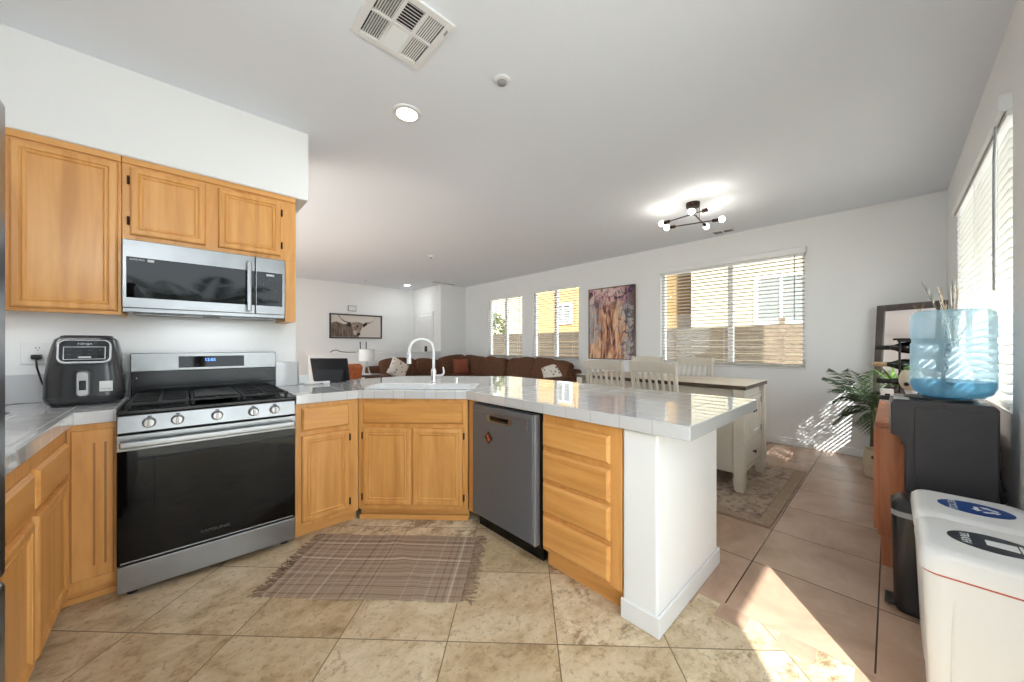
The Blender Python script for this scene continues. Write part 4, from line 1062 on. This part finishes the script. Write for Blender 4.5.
k = NT('abstract_paint'); v = k.coord()
sep = k.node('ShaderNodeSeparateXYZ'); k.link(v, sep.inputs[0]); X_, Z_ = sep.outputs[0], sep.outputs[2]
drip = k.noise(k.coord((9,9,1.6)), 1.6, 6, .65, .8); blot = k.noise(k.coord((1,1,1), loc=(3,0,1)), 6.5, 6, .65, .8); fine = k.noise(k.coord((2,2,1.6), loc=(8,0,4)), 4.2, 6, .7, .9)
ground = k.ramp(drip, [(.30, srgb(104,92,104)), (.44, srgb(160,152,156)), (.6, srgb(204,198,194)), (.75, srgb(222,214,204))])
orange = k.ramp(drip, [(.36, srgb(56,40,54)), (.43, srgb(140,92,80)), (.50, srgb(210,150,108)), (.58, srgb(236,198,160))])
pink = k.ramp(fine, [(.38, srgb(44,38,62)), (.45, srgb(100,72,98)), (.51, srgb(206,150,150)), (.57, srgb(226,196,190)), (.63, srgb(204,206,200))])
# a warm column in the middle, a warm strip along the bottom, flowers across the top
colm = k.math('SUBTRACT', .30, k.math('ABSOLUTE', k.math('SUBTRACT', X_, .45))); colm = k.math('ADD', colm, k.math('MULTIPLY', k.math('SUBTRACT', blot, .5), .9))
colm = k.ramp(k.math('ADD', .5, colm), [(.42, (0,0,0)), (.66, (1,1,1))])
bot = k.ramp(k.math('ADD', k.math('SUBTRACT', .30, Z_), k.math('MULTIPLY_ADD', blot, .5, .25)), [(.50,(0,0,0)), (.56,(1,1,1))])
low_right = k.math('LESS_THAN', X_, .68); bot = k.math('MULTIPLY', bot, low_right)
topm = k.ramp(k.math('ADD', k.math('SUBTRACT', Z_, .92), k.math('MULTIPLY_ADD', blot, .7, .15)), [(.42,(0,0,0)), (.66,(1,1,1))])
dark = k.ramp(k.math('ADD', k.math('SUBTRACT', k.math('MULTIPLY', X_, .5), .15), k.math('MULTIPLY', fine, .8)), [(.62,(0,0,0)), (.67,(1,1,1))])
c = k.mix(colm, ground, orange); c = k.mix(bot, c, orange); c = k.mix(topm, c, pink); c = k.mix(k.math('MULTIPLY', dark, .75), c, srgb(48,44,62))
k.link(c, k.p.inputs['Base Color']); k.p.inputs['Roughness'].default_value = .6; k.bump(fine, .2, .004); PAINT = k.m
t = thing('framed_painting', 'tall colourful abstract painting in a thin frame between the windows', 'painting', (5.549, 3.81, 1.0), -PI/2); w, h = .905, 1.265
bm = B(); f = .014
for a in ((0,f,0,h),(w-f,w,0,h),(f,w-f,0,f),(f,w-f,h-f,h)): box(bm, a[0],a[1],-.05,0,a[2],a[3],.003)
obj('frame', bm, wood('thin_frame', srgb(70,48,34), srgb(110,80,54), srgb(150,116,80)), t)
bm = B(); box(bm, f, w-f, -.04, -.004, f, h-f); obj('canvas', bm, PAINT, t)

# ================================================================ DINING
k = NT('faded_rug'); v = k.coord()
n1 = k.noise(v, 9, 8, .7, 1.5); vo = k.node('ShaderNodeTexVoronoi'); vo.inputs['Scale'].default_value = 13; k.link(v, vo.inputs['Vector']); n2 = k.noise(v, 60, 3)
c = k.ramp(n1, [(.34, srgb(104,86,76)), (.46, srgb(166,146,130)), (.58, srgb(196,178,160)), (.7, srgb(140,118,104))])
c = k.mix(k.ramp(vo.outputs['Distance'], [(.12,(1,1,1)), (.3,(0,0,0))]), c, srgb(96,78,68)); c = k.mix(k.math('MULTIPLY', n2, .4), c, srgb(150,130,112))
k.link(c, k.p.inputs['Base Color']); k.p.inputs['Roughness'].default_value = .95; k.bump(n2, .3, .004); RUGF = k.m
t = thing('area_rug', 'faded patterned brown rug with a plain border under the dining table', 'rug', (3.72, 1.76, 0))
bm = B(); box(bm, -.70, .70, -1.12, 1.12, .001, .011, .003); obj('field', bm, RUGF, t)
bm = B()
for a in ((-.78,-.70,-1.20,1.20),(.70,.78,-1.20,1.20),(-.70,.70,-1.20,-1.12),(-.70,.70,1.12,1.20)): box(bm, a[0],a[1],a[2],a[3], .0005, .0105, .003)
obj('border', bm, speckled('rug_border', srgb(150,128,108), srgb(176,154,132), 50, .95, .2), t)

t = thing('dining_table', 'counter-height cream dining table with a wood top and end cabinet', 'table', (3.795, 1.68, 0))
hw, hl = .375, .86
bm = B(); box(bm, -hw+.001, hw-.001, -hl+.001, hl-.001, .9045, .909, .0015); obj('tabletop', bm, TOPWOOD, t)
bm = B(); box(bm, -hw, hw, -hl, hl, .872, .9045, .004); obj('top_edge', bm, TOPEDGE, t)
bm = B()
for a in ((-hw+.05,hw-.05,-hl+.05,-hl+.07),(-hw+.05,hw-.05,hl-.07,hl-.05),(-hw+.05,-hw+.07,-hl+.05,hl-.05),(hw-.07,hw-.05,-hl+.05,hl-.05)): box(bm, *a, .79, .872, .002)
obj('apron', bm, CREAM, t)
for x in (-.345+.005, .345-.005):
    for y in (-.81, .81):
        bm = B(); box(bm, x-.042, x+.042, y-.042, y+.042, .17, .872, .006)
        loft(bm, [(.012,.06,.06,.012,x,y),(.03,.075,.075,.014,x,y),(.09,.09,.09,.02,x,y),(.12,.094,.094,.02,x,y),(.13,.08,.08,.016,x,y),(.172,.084,.084,.012,x,y)])
        obj('leg', bm, CREAM, t)
for sgn in (-1, 1):
    mm = Matrix.Identity(4) if sgn < 0 else Matrix.Rotation(PI, 4, 'Z')
    bm = B(); box(bm, -.325, .325, -.80, -.42, .15, .80, .004, m=mm); box(bm, -.31,.31,-.823,-.80,.15,.175,.003,m=mm); box(bm, -.31,.31,-.823,-.80,.39,.405,.003,m=mm); box(bm, -.31,.31,-.823,-.80,.79,.81,.003,m=mm)
    eb = obj('end_cabinet', bm, CREAM, t)
    for a, b_ in ((-.298,-.003),(.003,.298)):
        bm = B(); relief(bm, a, b_, .41, .785, [(0,-.824),(.05,-.824),(.056,-.815)], -.801, m=mm); obj('door', bm, CREAM, t, smooth=0)
        bm = B(); kx = b_-.03 if a < 0 else a+.03; mk = mm @ Matrix.Translation((kx,-.824,.66)) @ Matrix.Rotation(PI/2,4,'X'); lathe(bm, [(.006,0),(.006,.012),(.015,.018),(.014,.026),(.0,.029)], n=14, m=mk); obj('knob', bm, BRONZE, t)
        for hz in (.46, .73):
            hx = a if a < 0 else b_; bm = B(); box(bm, hx-.005, hx+.005, -.829, -.82, hz-.028, hz+.028, .001, m=mm); obj('hinge', bm, BRONZE, t)
    bm = B(); relief(bm, -.298, .298, .185, .385, [(0,-.822),(.006,-.826)], -.801, m=mm); obj('drawer', bm, CREAM, t, smooth=0)
    for kx in (0.0,):
        bm = B(); mk = mm @ Matrix.Translation((kx,-.826,.29)) @ Matrix.Rotation(PI/2,4,'X'); lathe(bm, [(.006,0),(.006,.012),(.015,.018),(.014,.026),(.0,.029)], n=14, m=mk); obj('knob', bm, BRONZE, t)

def chair(label, loc, rz):
    """counter-height slat-back chair; local -y is the front"""
    t = thing('dining_chair', label, 'chair', loc, rz, 'cream slat-back chairs around the dining table')
    bm = B(); loft(bm, [(.60,.43,.42,.03,0,0),(.615,.45,.44,.035,0,0),(.63,.44,.43,.035,0,0)]); obj('seat', bm, TOPWOOD, t)
    for s in (-1, 1):
        bm = B(); box(bm, s*.185-.021, s*.185+.021, -.20, -.158, 0.0, .60, .004); obj('leg', bm, CREAM, t)
        bm = B(); tube(bm, [(s*.19,.235,0),(s*.19,.19,.35),(s*.19,.185,.62),(s*.195,.215,.85),(s*.20,.262,1.085)], [.020,.022,.024,.022,.020], 8); obj('rear_leg', bm, CREAM, t)
    bm = B()
    for z in (.20, .34): box(bm, -.18, .18, -.19, -.17, z-.015, z+.015, .003)
    for s in (-1, 1): box(bm, s*.187-.01, s*.187+.01, -.16, .19, .25, .28, .003); box(bm, s*.187-.01, s*.187+.01, -.16, .18, .54, .60, .003)
    box(bm, -.18,.18,-.19,-.17,.54,.60,.003); box(bm, -.18,.18,.175,.195,.54,.60,.003)
    obj('stretcher', bm, CREAM, t)
    bm = B()
    for i in range(9):
        x0, x1 = -.205+.41*i/9, -.205+.41*(i+1)/9; c0 = .022*(1-(x0/.205)**2); c1 = .022*(1-(x1/.205)**2)
        vs = [(x0,.236+c0,.992),(x1,.236+c1,.992),(x1,.262+c1,1.07+.018*(1-(x1/.205)**2)),(x0,.262+c0,1.07+.018*(1-(x0/.205)**2))]
        flat(bm, vs)
    bmesh.ops.remove_doubles(bm, verts=bm.verts[:], dist=1e-4)
    r_ = bmesh.ops.extrude_face_region(bm, geom=bm.faces[:])
    for e in r_['geom']:
        if isinstance(e, bmesh.types.BMVert): e.co.y += .022
    obj('crest_rail', bm, CREAM, t)
    bm = B(); box(bm, -.185, .185, .19, .212, .68, .72, .003); obj('lower_rail', bm, CREAM, t)
    for i in range(6):
        x = -.145+.058*i; bm = B(); tube(bm, [(x,.201,.70),(x,.222,.85),(x,.256,.99)], [.013,.014,.013], 6); obj('slat', bm, CREAM, t)
    return t
def cpy(src, loc, rz, label): return dup(src, loc, rz, label)
c0 = chair('cream slat-back chair nearest the counter corner, on the kitchen side of the table', (3.34, 1.46, .0145), PI/2)
cpy(c0, (3.34, 1.975, .0145), PI/2+rad(2), 'cream slat-back chair nearer the sofa, on the kitchen side of the table')
cpy(c0, (4.255, 1.62, .0145), -PI/2+rad(-3), 'cream slat-back chair in front of the wide window, near the table end')
cpy(c0, (4.255, 2.19, .0145), -PI/2+rad(2), 'cream slat-back chair against the window wall, nearer the floral painting')

# ================================================================ RIGHT SIDE
t = thing('sideboard', 'reddish plank wood sideboard along the window wall behind the water cooler', 'sideboard', (3.67, -.155, 0))
bm = B(); box(bm, -.78, .78, -.205, .215, .785, .815, .004); obj('top', bm, REDWOOD, t)
bm = B(); box(bm, -.76, .76, -.20, .205, .17, .785, .003)
for i in range(4):
    y = -.2+.1*i; box(bm, -.772, -.758, y+.002, y+.098, .172, .783, .003)
obj('body', bm, REDWOOD, t)
for x in (-.73, .73):
    for y in (-.16, .165):
        bm = B(); box(bm, x-.028, x+.028, y-.028, y+.028, 0, .172, .003); obj('leg', bm, REDWOOD, t)
for i in range(3):
    bm = B(); x = -.74+.50*i; relief(bm, -(x+.48), -(x+.01), .19, .77, [(0,-.222),(.05,-.222),(.056,-.214)], -.206, m=Matrix.Rotation(PI,4,'Z')); dr = obj('door', bm, REDWOOD, t, smooth=0)
    bm = B(); sphere(bm, (x+.44, .232, .5), .012); obj('knob', bm, BRONZE, dr)

t = thing('water_cooler', 'charcoal water cooler standing between the sideboard and white bins', 'water cooler', (2.76, -.165, 0))
bm = B()
# body profile in y-z, extruded along x: the upper part juts out over the tap recess
prof = [(-.165,0.0),(.155,0.0),(.155,.30),(.115,.34),(.115,.74),(.135,.79),(.165,.80),(.165,.955),(.150,.978),(-.150,.978),(-.165,.96)]
prism(bm, prof, -.13, .13, b=.006, m=Matrix(((0,0,1,0),(1,0,0,0),(0,1,0,0),(0,0,0,1)))); obj('body', bm, COOLER, t)
bm = B(); box(bm, -.1335, -.1295, -.160, .085, .02, .945, .003); obj('side_panel', bm, COOLER, t)
bm = B(); relief(bm, -.125, .125, .815, .965, [(0,-.166),(.012,-.170),(.02,-.168)], -.16, m=Matrix.Rotation(PI,4,'Z')); fp = obj('front_panel', bm, GREY_PL, t)
bm = B(); box(bm, -.11, .11, .10, .155, .974, .984, .004); obj('top_buttons', bm, SILVER, t)
bm = B(); lathe(bm, [(.11,.975),(.12,.978),(.118,.990),(.06,.992)], n=36); obj('collar', bm, BLACK_PL, t)
for x in (-.05, .05):
    bm = B(); cyl(bm, (x,.112,.76), (x,.121,.76), .009, n=12); cyl(bm, (x,.121,.768), (x,.121,.742), .007, n=12); obj('tap', bm, BLACK_PL, t)
bm = B(); box(bm, -.09, .09, .116, .160, .30, .315, .004); obj('drip_tray', bm, BLACK_PL, t)
bm = B(); tube(bm, [(-.10,-.165,.80),(-.10,-.172,.66),(-.11,-.180,.60)], .005, 8); prism(bm, [(-.166,.60),(-.190,.565),(-.166,.53)], -.115, -.095, b=.003, m=Matrix(((0,0,1,0),(1,0,0,0),(0,1,0,0),(0,0,0,1)))); obj('power_cord', bm, BLACK_PL, t)

t = thing('water_bottle', 'large translucent blue water bottle upside down on the charcoal cooler', 'water bottle', (2.765, -.205, .991))
R = .137
prof = [(.05,.002),(.10,.008),(.126,.028),(R,.06),(R,.11),(R*.985,.118),(R,.128),(R,.20),(R,.262),(R*.965,.272),(R*.965,.285),(R,.296),(R,.38),(R*.97,.412),(R*.86,.428),(.0,.431)]
bm = B(); lathe(bm, prof, n=56); obj('shell', bm, BOTTLE, t)
bm = B(); lathe(bm, [(.05,.006),(.098,.012),(.123,.030),(R-.004,.060),(R-.004,.085),(.0,.085)], n=56); obj('water', bm, WATER, t)
bm = B(); lathe(bm, [(.045,-.02),(.045,.004),(.03,.006)], n=24); obj('neck', bm, BOTTLE, t)

t = thing('step_bin', 'slim black trash can wedged between the white bins and the cooler', 'trash can', (2.525, -.145, 0))
bm = B(); loft(bm, [(.0,.13,.25,.03,0,0),(.02,.15,.27,.04,0,0),(.45,.165,.285,.045,0,0)], n=8); obj('body', bm, plain('gloss_black', srgb(28,28,32), .25), t)
bm = B(); loft(bm, [(.45,.168,.288,.045,0,0),(.475,.168,.288,.045,0,0)], n=8); obj('band', bm, GREY_PL, t)
bm = B(); loft(bm, [(.475,.168,.29,.045,0,0),(.505,.166,.288,.045,0,0),(.528,.14,.26,.04,0,-.008),(.534,.1,.2,.04,0,-.012)], n=8); obj('lid', bm, BLACK_PL, t)
bm = B(); box(bm, -.05, .05, .13, .165, .015, .03, .004); obj('pedal', bm, BLACK_PL, t)

BLUE = plain('label_blue', srgb(24,68,140), .4); DARKL = plain('label_dark', srgb(44,46,54), .4); REDL = plain('bag_red', srgb(196,92,84), .6); LABW = plain('label_white', srgb(236,238,240), .5)
def bin_(label, loc, lab, word, icon):
    """local +y is the front"""
    t = thing('waste_bin', label, 'trash bin', loc, 0)
    w, d = .352, .298
    bm = B(); loft(bm, [(0,.30,.235,.03,0,.0),(.02,.31,.245,.035,0,0),(.53,.335,.285,.04,0,0)], n=8)
    box(bm, -.178, -.156, -.10, .085, .06, .495, .010, 3, m=Matrix.Rotation(rad(1.4),4,'Y')); box(bm, .156, .178, -.10, .085, .06, .495, .010, 3, m=Matrix.Rotation(rad(-1.4),4,'Y'))
    obj('body', bm, BIN, t)
    bm = B(); loft(bm, [(.53,.338,.288,.04,0,0),(.538,.338,.288,.04,0,0)], n=8); obj('bag_edge', bm, REDL, t)
    bm = B(); loft(bm, [(.538,w,d,.04,0,.0),(.552,w+.004,d+.004,.042,0,0),(.590,w,d,.045,0,0),(.606,w-.02,d-.02,.05,0,-.002),(.612,w-.07,d-.07,.05,0,-.004)], n=10); ld = obj('lid', bm, BIN, t)
    bm = B(); tb = [(.073*math.cos(2*PI*i/40), -.012+.094*math.sin(2*PI*i/40)) for i in range(40)]; prism(bm, tb, .6115, .6135); dc = obj('lid_label', bm, lab, t)
    text('lettering', word, .029, LABW, dc, (0, .044, .6136), (0, 0, PI))
    bm = B()
    if icon == 'arrows':
        for q in range(3):
            m = Matrix.Translation((0, -.038, .6142)) @ Matrix.Rotation(q*2*PI/3+PI, 4, 'Z') @ Matrix.Diagonal((.82,.82,1,1))
            box(bm, -.026, .012, -.034, -.020, -.0006, .0006, m=m); prism(bm, [(.010,-.042),(.032,-.027),(.010,-.012)], -.0006, .0006, m=m)
    else:
        m = Matrix.Translation((0, -.030, .6142)) @ Matrix.Rotation(PI, 4, 'Z')
        prism(bm, [(-.026,.030),(.026,.030),(.021,-.032),(-.021,-.032)][::-1], -.0006, .0006, m=m); box(bm, -.030,.030,.034,.041,-.0006,.0006,m=m); box(bm, -.010,.010,.042,.048,-.0006,.0006,m=m)
    obj('symbol', bm, LABW, dc)
    return t
bin_('white lidded bin with a blue recycling label, next to the water cooler', (2.258, -.212, 0), BLUE, 'RECYCLE', 'arrows')
bin_('white lidded bin with a dark trash label, in front of the recycling bin', (1.896, -.212, 0), DARKL, 'TRASH', 'bin')

# plants and things on the sideboard
def frond(bm, base, az, length, rise, droop, n=26, lw=.16, lwid=.010):
    pts = []
    for i in range(n+1):
        s = i/n; r = length*s
        pts.append(Vector((math.cos(az)*r*.86, math.sin(az)*r*.86, rise*s-droop*s*s*s))+Vector(base))
    tube(bm, pts, [.005*(1-.7*i/n) for i in range(n+1)], 5)
    side = Vector((-math.sin(az), math.cos(az), 0))
    for i in range(4, n+1):
        s = i/n; p = pts[i]; tdir = (pts[min(i+1,n)]-pts[i-1]).normalized(); L = lw*math.sin(PI*min(1, .22+s*.78))**.8+.03
        for sg in (-1, 1):
            dv = (side*sg*.75+tdir*.75+Vector((0,0,-.25+random.uniform(-.12,.12)))).normalized()
            up = tdir.cross(dv).normalized(); q = tdir*lwid
            flat(bm, [p-q*.4, p+dv*L*.4-q*.7+up*.006, p+dv*L+Vector((0,0,-.02)), p+dv*L*.4+q*.7+up*.006])
t = thing('potted_palm', 'tall potted palm with arching fronds in the corner by the window wall', 'plant', (4.80, .07, 0))
bm = B(); lathe(bm, [(.085,0),(.10,.01),(.115,.14),(.105,.26),(.10,.265),(.095,.25),(.0,.24)], n=28); obj('pot', bm, speckled('woven_basket', srgb(196,176,146), srgb(226,210,184), 40, .8, .3, stretch=(1,1,4)), t)
bm = B()
for a, x, y in ((0,.0,.0),(1,.02,.02),(2,-.02,.01)): tube(bm, [(x,y,.24),(x*1.6,y*1.6,.45),(x*2.4,y*2.6,.66)], [.014,.012,.010], 8)
obj('stem', bm, speckled('stem_brown', srgb(96,80,50), srgb(130,112,74), 20, .8), t)
for az, L, rise, dr in ((100,.42,.40,.12),(70,.40,.46,.10),(130,.42,.34,.16),(160,.36,.30,.18),(40,.34,.44,.08),(200,.34,.34,.14),(240,.30,.42,.10),(300,.28,.46,.06),(115,.30,.10,.16),(150,.32,.02,.14),(85,.34,-.02,.16),(0,.28,.44,.08),(180,.3,-.08,.1),(105,.34,.24,.18)):
    bm = B(); frond(bm, (.0,.03,.64), rad(az), L, rise, dr); obj('frond', bm, GREEN, t, smooth=0)

t = thing('floor_mirror', 'tall mirror in a dark weathered wood frame leaning in the room corner', 'mirror', (5.19, -.075, 0), rad(240))
MW, MH = .52, 1.67; f = .065; mm = Matrix.Rotation(rad(-4), 4, 'X')
bm = B()
for a in ((-MW/2,-MW/2+f,0,MH),(MW/2-f,MW/2,0,MH),(-MW/2+f,MW/2-f,0,f),(-MW/2+f,MW/2-f,MH-f,MH)): box(bm, a[0],a[1],-.018,.018,a[2],a[3],.005,m=mm)
mf = obj('frame', bm, MIRROR_FR, t)
bm = B(); box(bm, -MW/2+f-.004, MW/2-f+.004, -.004, .004, f-.004, MH-f+.004, m=mm); obj('glass', bm, MIRROR, t)

t = thing('house_plant', 'small leafy plant in a pot on the far end of the sideboard', 'plant', (4.22, -.03, .8155))
bm = B(); lathe(bm, [(.045,0),(.06,.10),(.055,.102),(.0,.09)], n=20); obj('pot', bm, plain('dark_pot', srgb(50,48,46), .5), t)
for i in range(11):
    az = rad(33*i+10); bm = B(); L = random.uniform(.12,.2); pts = []
    side = Vector((-math.sin(az), math.cos(az), 0)); prev = None
    for j in range(7):
        s = j/6; c = Vector((math.cos(az)*L*s, math.sin(az)*L*s, .09+.24*s-.16*s*s*(1 if i % 2 else .4))); wd = .013*math.sin(PI*min(.98, .15+.85*s))
        a_, b2 = bm.verts.new(c-side*wd), bm.verts.new(c+side*wd)
        if prev: bm.faces.new((prev[0], prev[1], b2, a_))
        prev = (a_, b2)
    obj('leaf', bm, GREEN2, t, smooth=60)
t = thing('picture_block', 'small white block with a dark mark on the sideboard edge before the plant', 'ornament', (4.0, .02, .8155), rad(10))
bm = B(); box(bm, -.018, .018, -.035, .035, 0, .095, .004); obj('block', bm, WHITE_ROUGH, t)
bm = B(); box(bm, -.0195, -.0175, -.014, .014, .035, .06, .001); obj('mark', bm, BLACK_PL, t)

t = thing('wine_rack', 'black metal rack holding wine bottles on the sideboard', 'wine rack', (3.40, -.13, .8155))
bm = B()
for x in (-.06, .06):
    for y in (-.09, .09): cyl(bm, (x,y,0), (x,y,.468), .005, n=8)
for i in range(4):
    z = .045+.11*i
    for y in (-.09, .09): tube(bm, [(-.06,y,z+.03),(-.035,y,z),(.035,y,z),(.06,y,z+.03)], .004, 6)
for x in (-.06,.06): box(bm, x-.006, x+.006, -.10, .10, .455, .472, .002)
box(bm, -.066, .066, -.10, .12, .465, .477, .003)
obj('frame', bm, IRON, t)
GLASSES = [plain('wine_green', srgb(20,34,22), .08), plain('wine_dark', srgb(24,18,22), .08)]
for i, (foil, ln, lab) in enumerate(((BLACK_PL,.0,'dark wine bottle at the bottom of the black rack'), (BLACK_PL,.02,'dark wine bottle on the second tier of the black rack'), (plain('cork_foil', srgb(190,158,120), .5),.05,'wine bottle with tan neck on the third tier of the black rack'), (BLACK_PL,.03,'dark wine bottle on the topmost tier of the black rack'))):
    t = thing('wine_bottle', lab, 'wine bottle', (3.40, -.27+ln*.6, .8155+.045+.11*i+.0425), 0, 'wine bottles in the rack')
    m = Matrix.Rotation(-PI/2, 4, 'X')
    bm = B(); lathe(bm, [(.030,0),(.0375,.006),(.0375,.18),(.033,.205),(.018,.235),(.014,.26)], n=24, m=m); obj('body', bm, GLASSES[i % 2], t)
    bm = B(); lathe(bm, [(.0145,.255),(.0150,.262),(.0150,.318),(.013,.322)], n=16, m=m); obj('neck_foil', bm, foil, t)
    bm = B(); lathe(bm, [(.0380,.05),(.0382,.052),(.0382,.14),(.0380,.142)], n=24, m=m); obj('label_band', bm, WHITE_ROUGH, t)
t = thing('ornament', 'pale round ornament with a green top beside the wine rack', 'ornament', (3.22, -.085, .8155))
bm = B(); lathe(bm, [(.04,0),(.045,.01),(.02,.03),(.015,.12),(.03,.16)], n=20); obj('stand', bm, WHITE_ROUGH, t)
IV = plain('ivory', srgb(226,214,190), .5)
bm = B(); sphere(bm, (0,0,.225), .058, 24, (.9,.9,1.25)); obj('body', bm, IV, t)
bm = B()
for y in (-.02,.02): sphere(bm, (-.046,y,.20), .012, 10)
obj('spots', bm, BLACK_PL, t)
bm = B(); lathe(bm, [(.03,.285),(.034,.295),(.012,.31),(.0,.315)], n=14); obj('green_top', bm, GREEN2, t)

t = thing('dried_stems', 'white vase of dried stems on the sideboard behind the water bottle', 'vase', (3.60, -.275, .8155))
bm = B(); lathe(bm, [(.05,0),(.07,.02),(.085,.12),(.075,.26),(.04,.36),(.038,.42),(.034,.42),(.03,.36),(.0,.34)], n=28); obj('vase', bm, WHITE, t)
DRY = [plain('dry_white', srgb(232,226,214), .8), plain('dry_tan', srgb(176,142,104), .8), plain('dry_grey', srgb(120,112,102), .8)]
for i in range(24):
    a = random.uniform(0, 2*PI); sp = random.uniform(.05,.24); L = random.uniform(.30,.5); bm = B()
    dx, dy = math.cos(a)*sp*1.3, max(-.1, math.sin(a)*sp*.8)
    pts = [(0,0,.36),(dx*.3,dy*.3,.36+L*.45),(dx,dy,.36+L)]
    tube(bm, pts, [.0025,.002,.0012], 5)
    for j in range(4):
        s = .5+.12*j; p = Vector(pts[1]).lerp(Vector(pts[2]), (s-.45)/.55)
        tube(bm, [p, p+Vector((random.uniform(-.03,.03), random.uniform(-.02,.02), .05))], [.0022,.0008], 5)
    obj('stem', bm, DRY[(0, 0, 1, 0, 2)[i % 5]], t)

# garden palm beyond the patio, seen only as a reflection in the black microwave glass
t = thing('garden_palm', 'tall dark palm in the garden beyond the patio, mirrored in the microwave glass', 'palm tree', (.30, -5.0, -.12))
bm = B(); tube(bm, [(0,0,0),(.04,.02,.9),(.0,.0,1.9)], [.13,.11,.09], 12); obj('trunk', bm, DARKWOOD, t)
for i in range(22):
    bm = B(); frond(bm, (0, 0, 1.9), rad(i*137.5), random.uniform(1.3,1.9), random.uniform(.2,1.5), random.uniform(.4,1.0), n=30, lw=.5, lwid=.028); obj('frond', bm, GREEN, t, smooth=0)
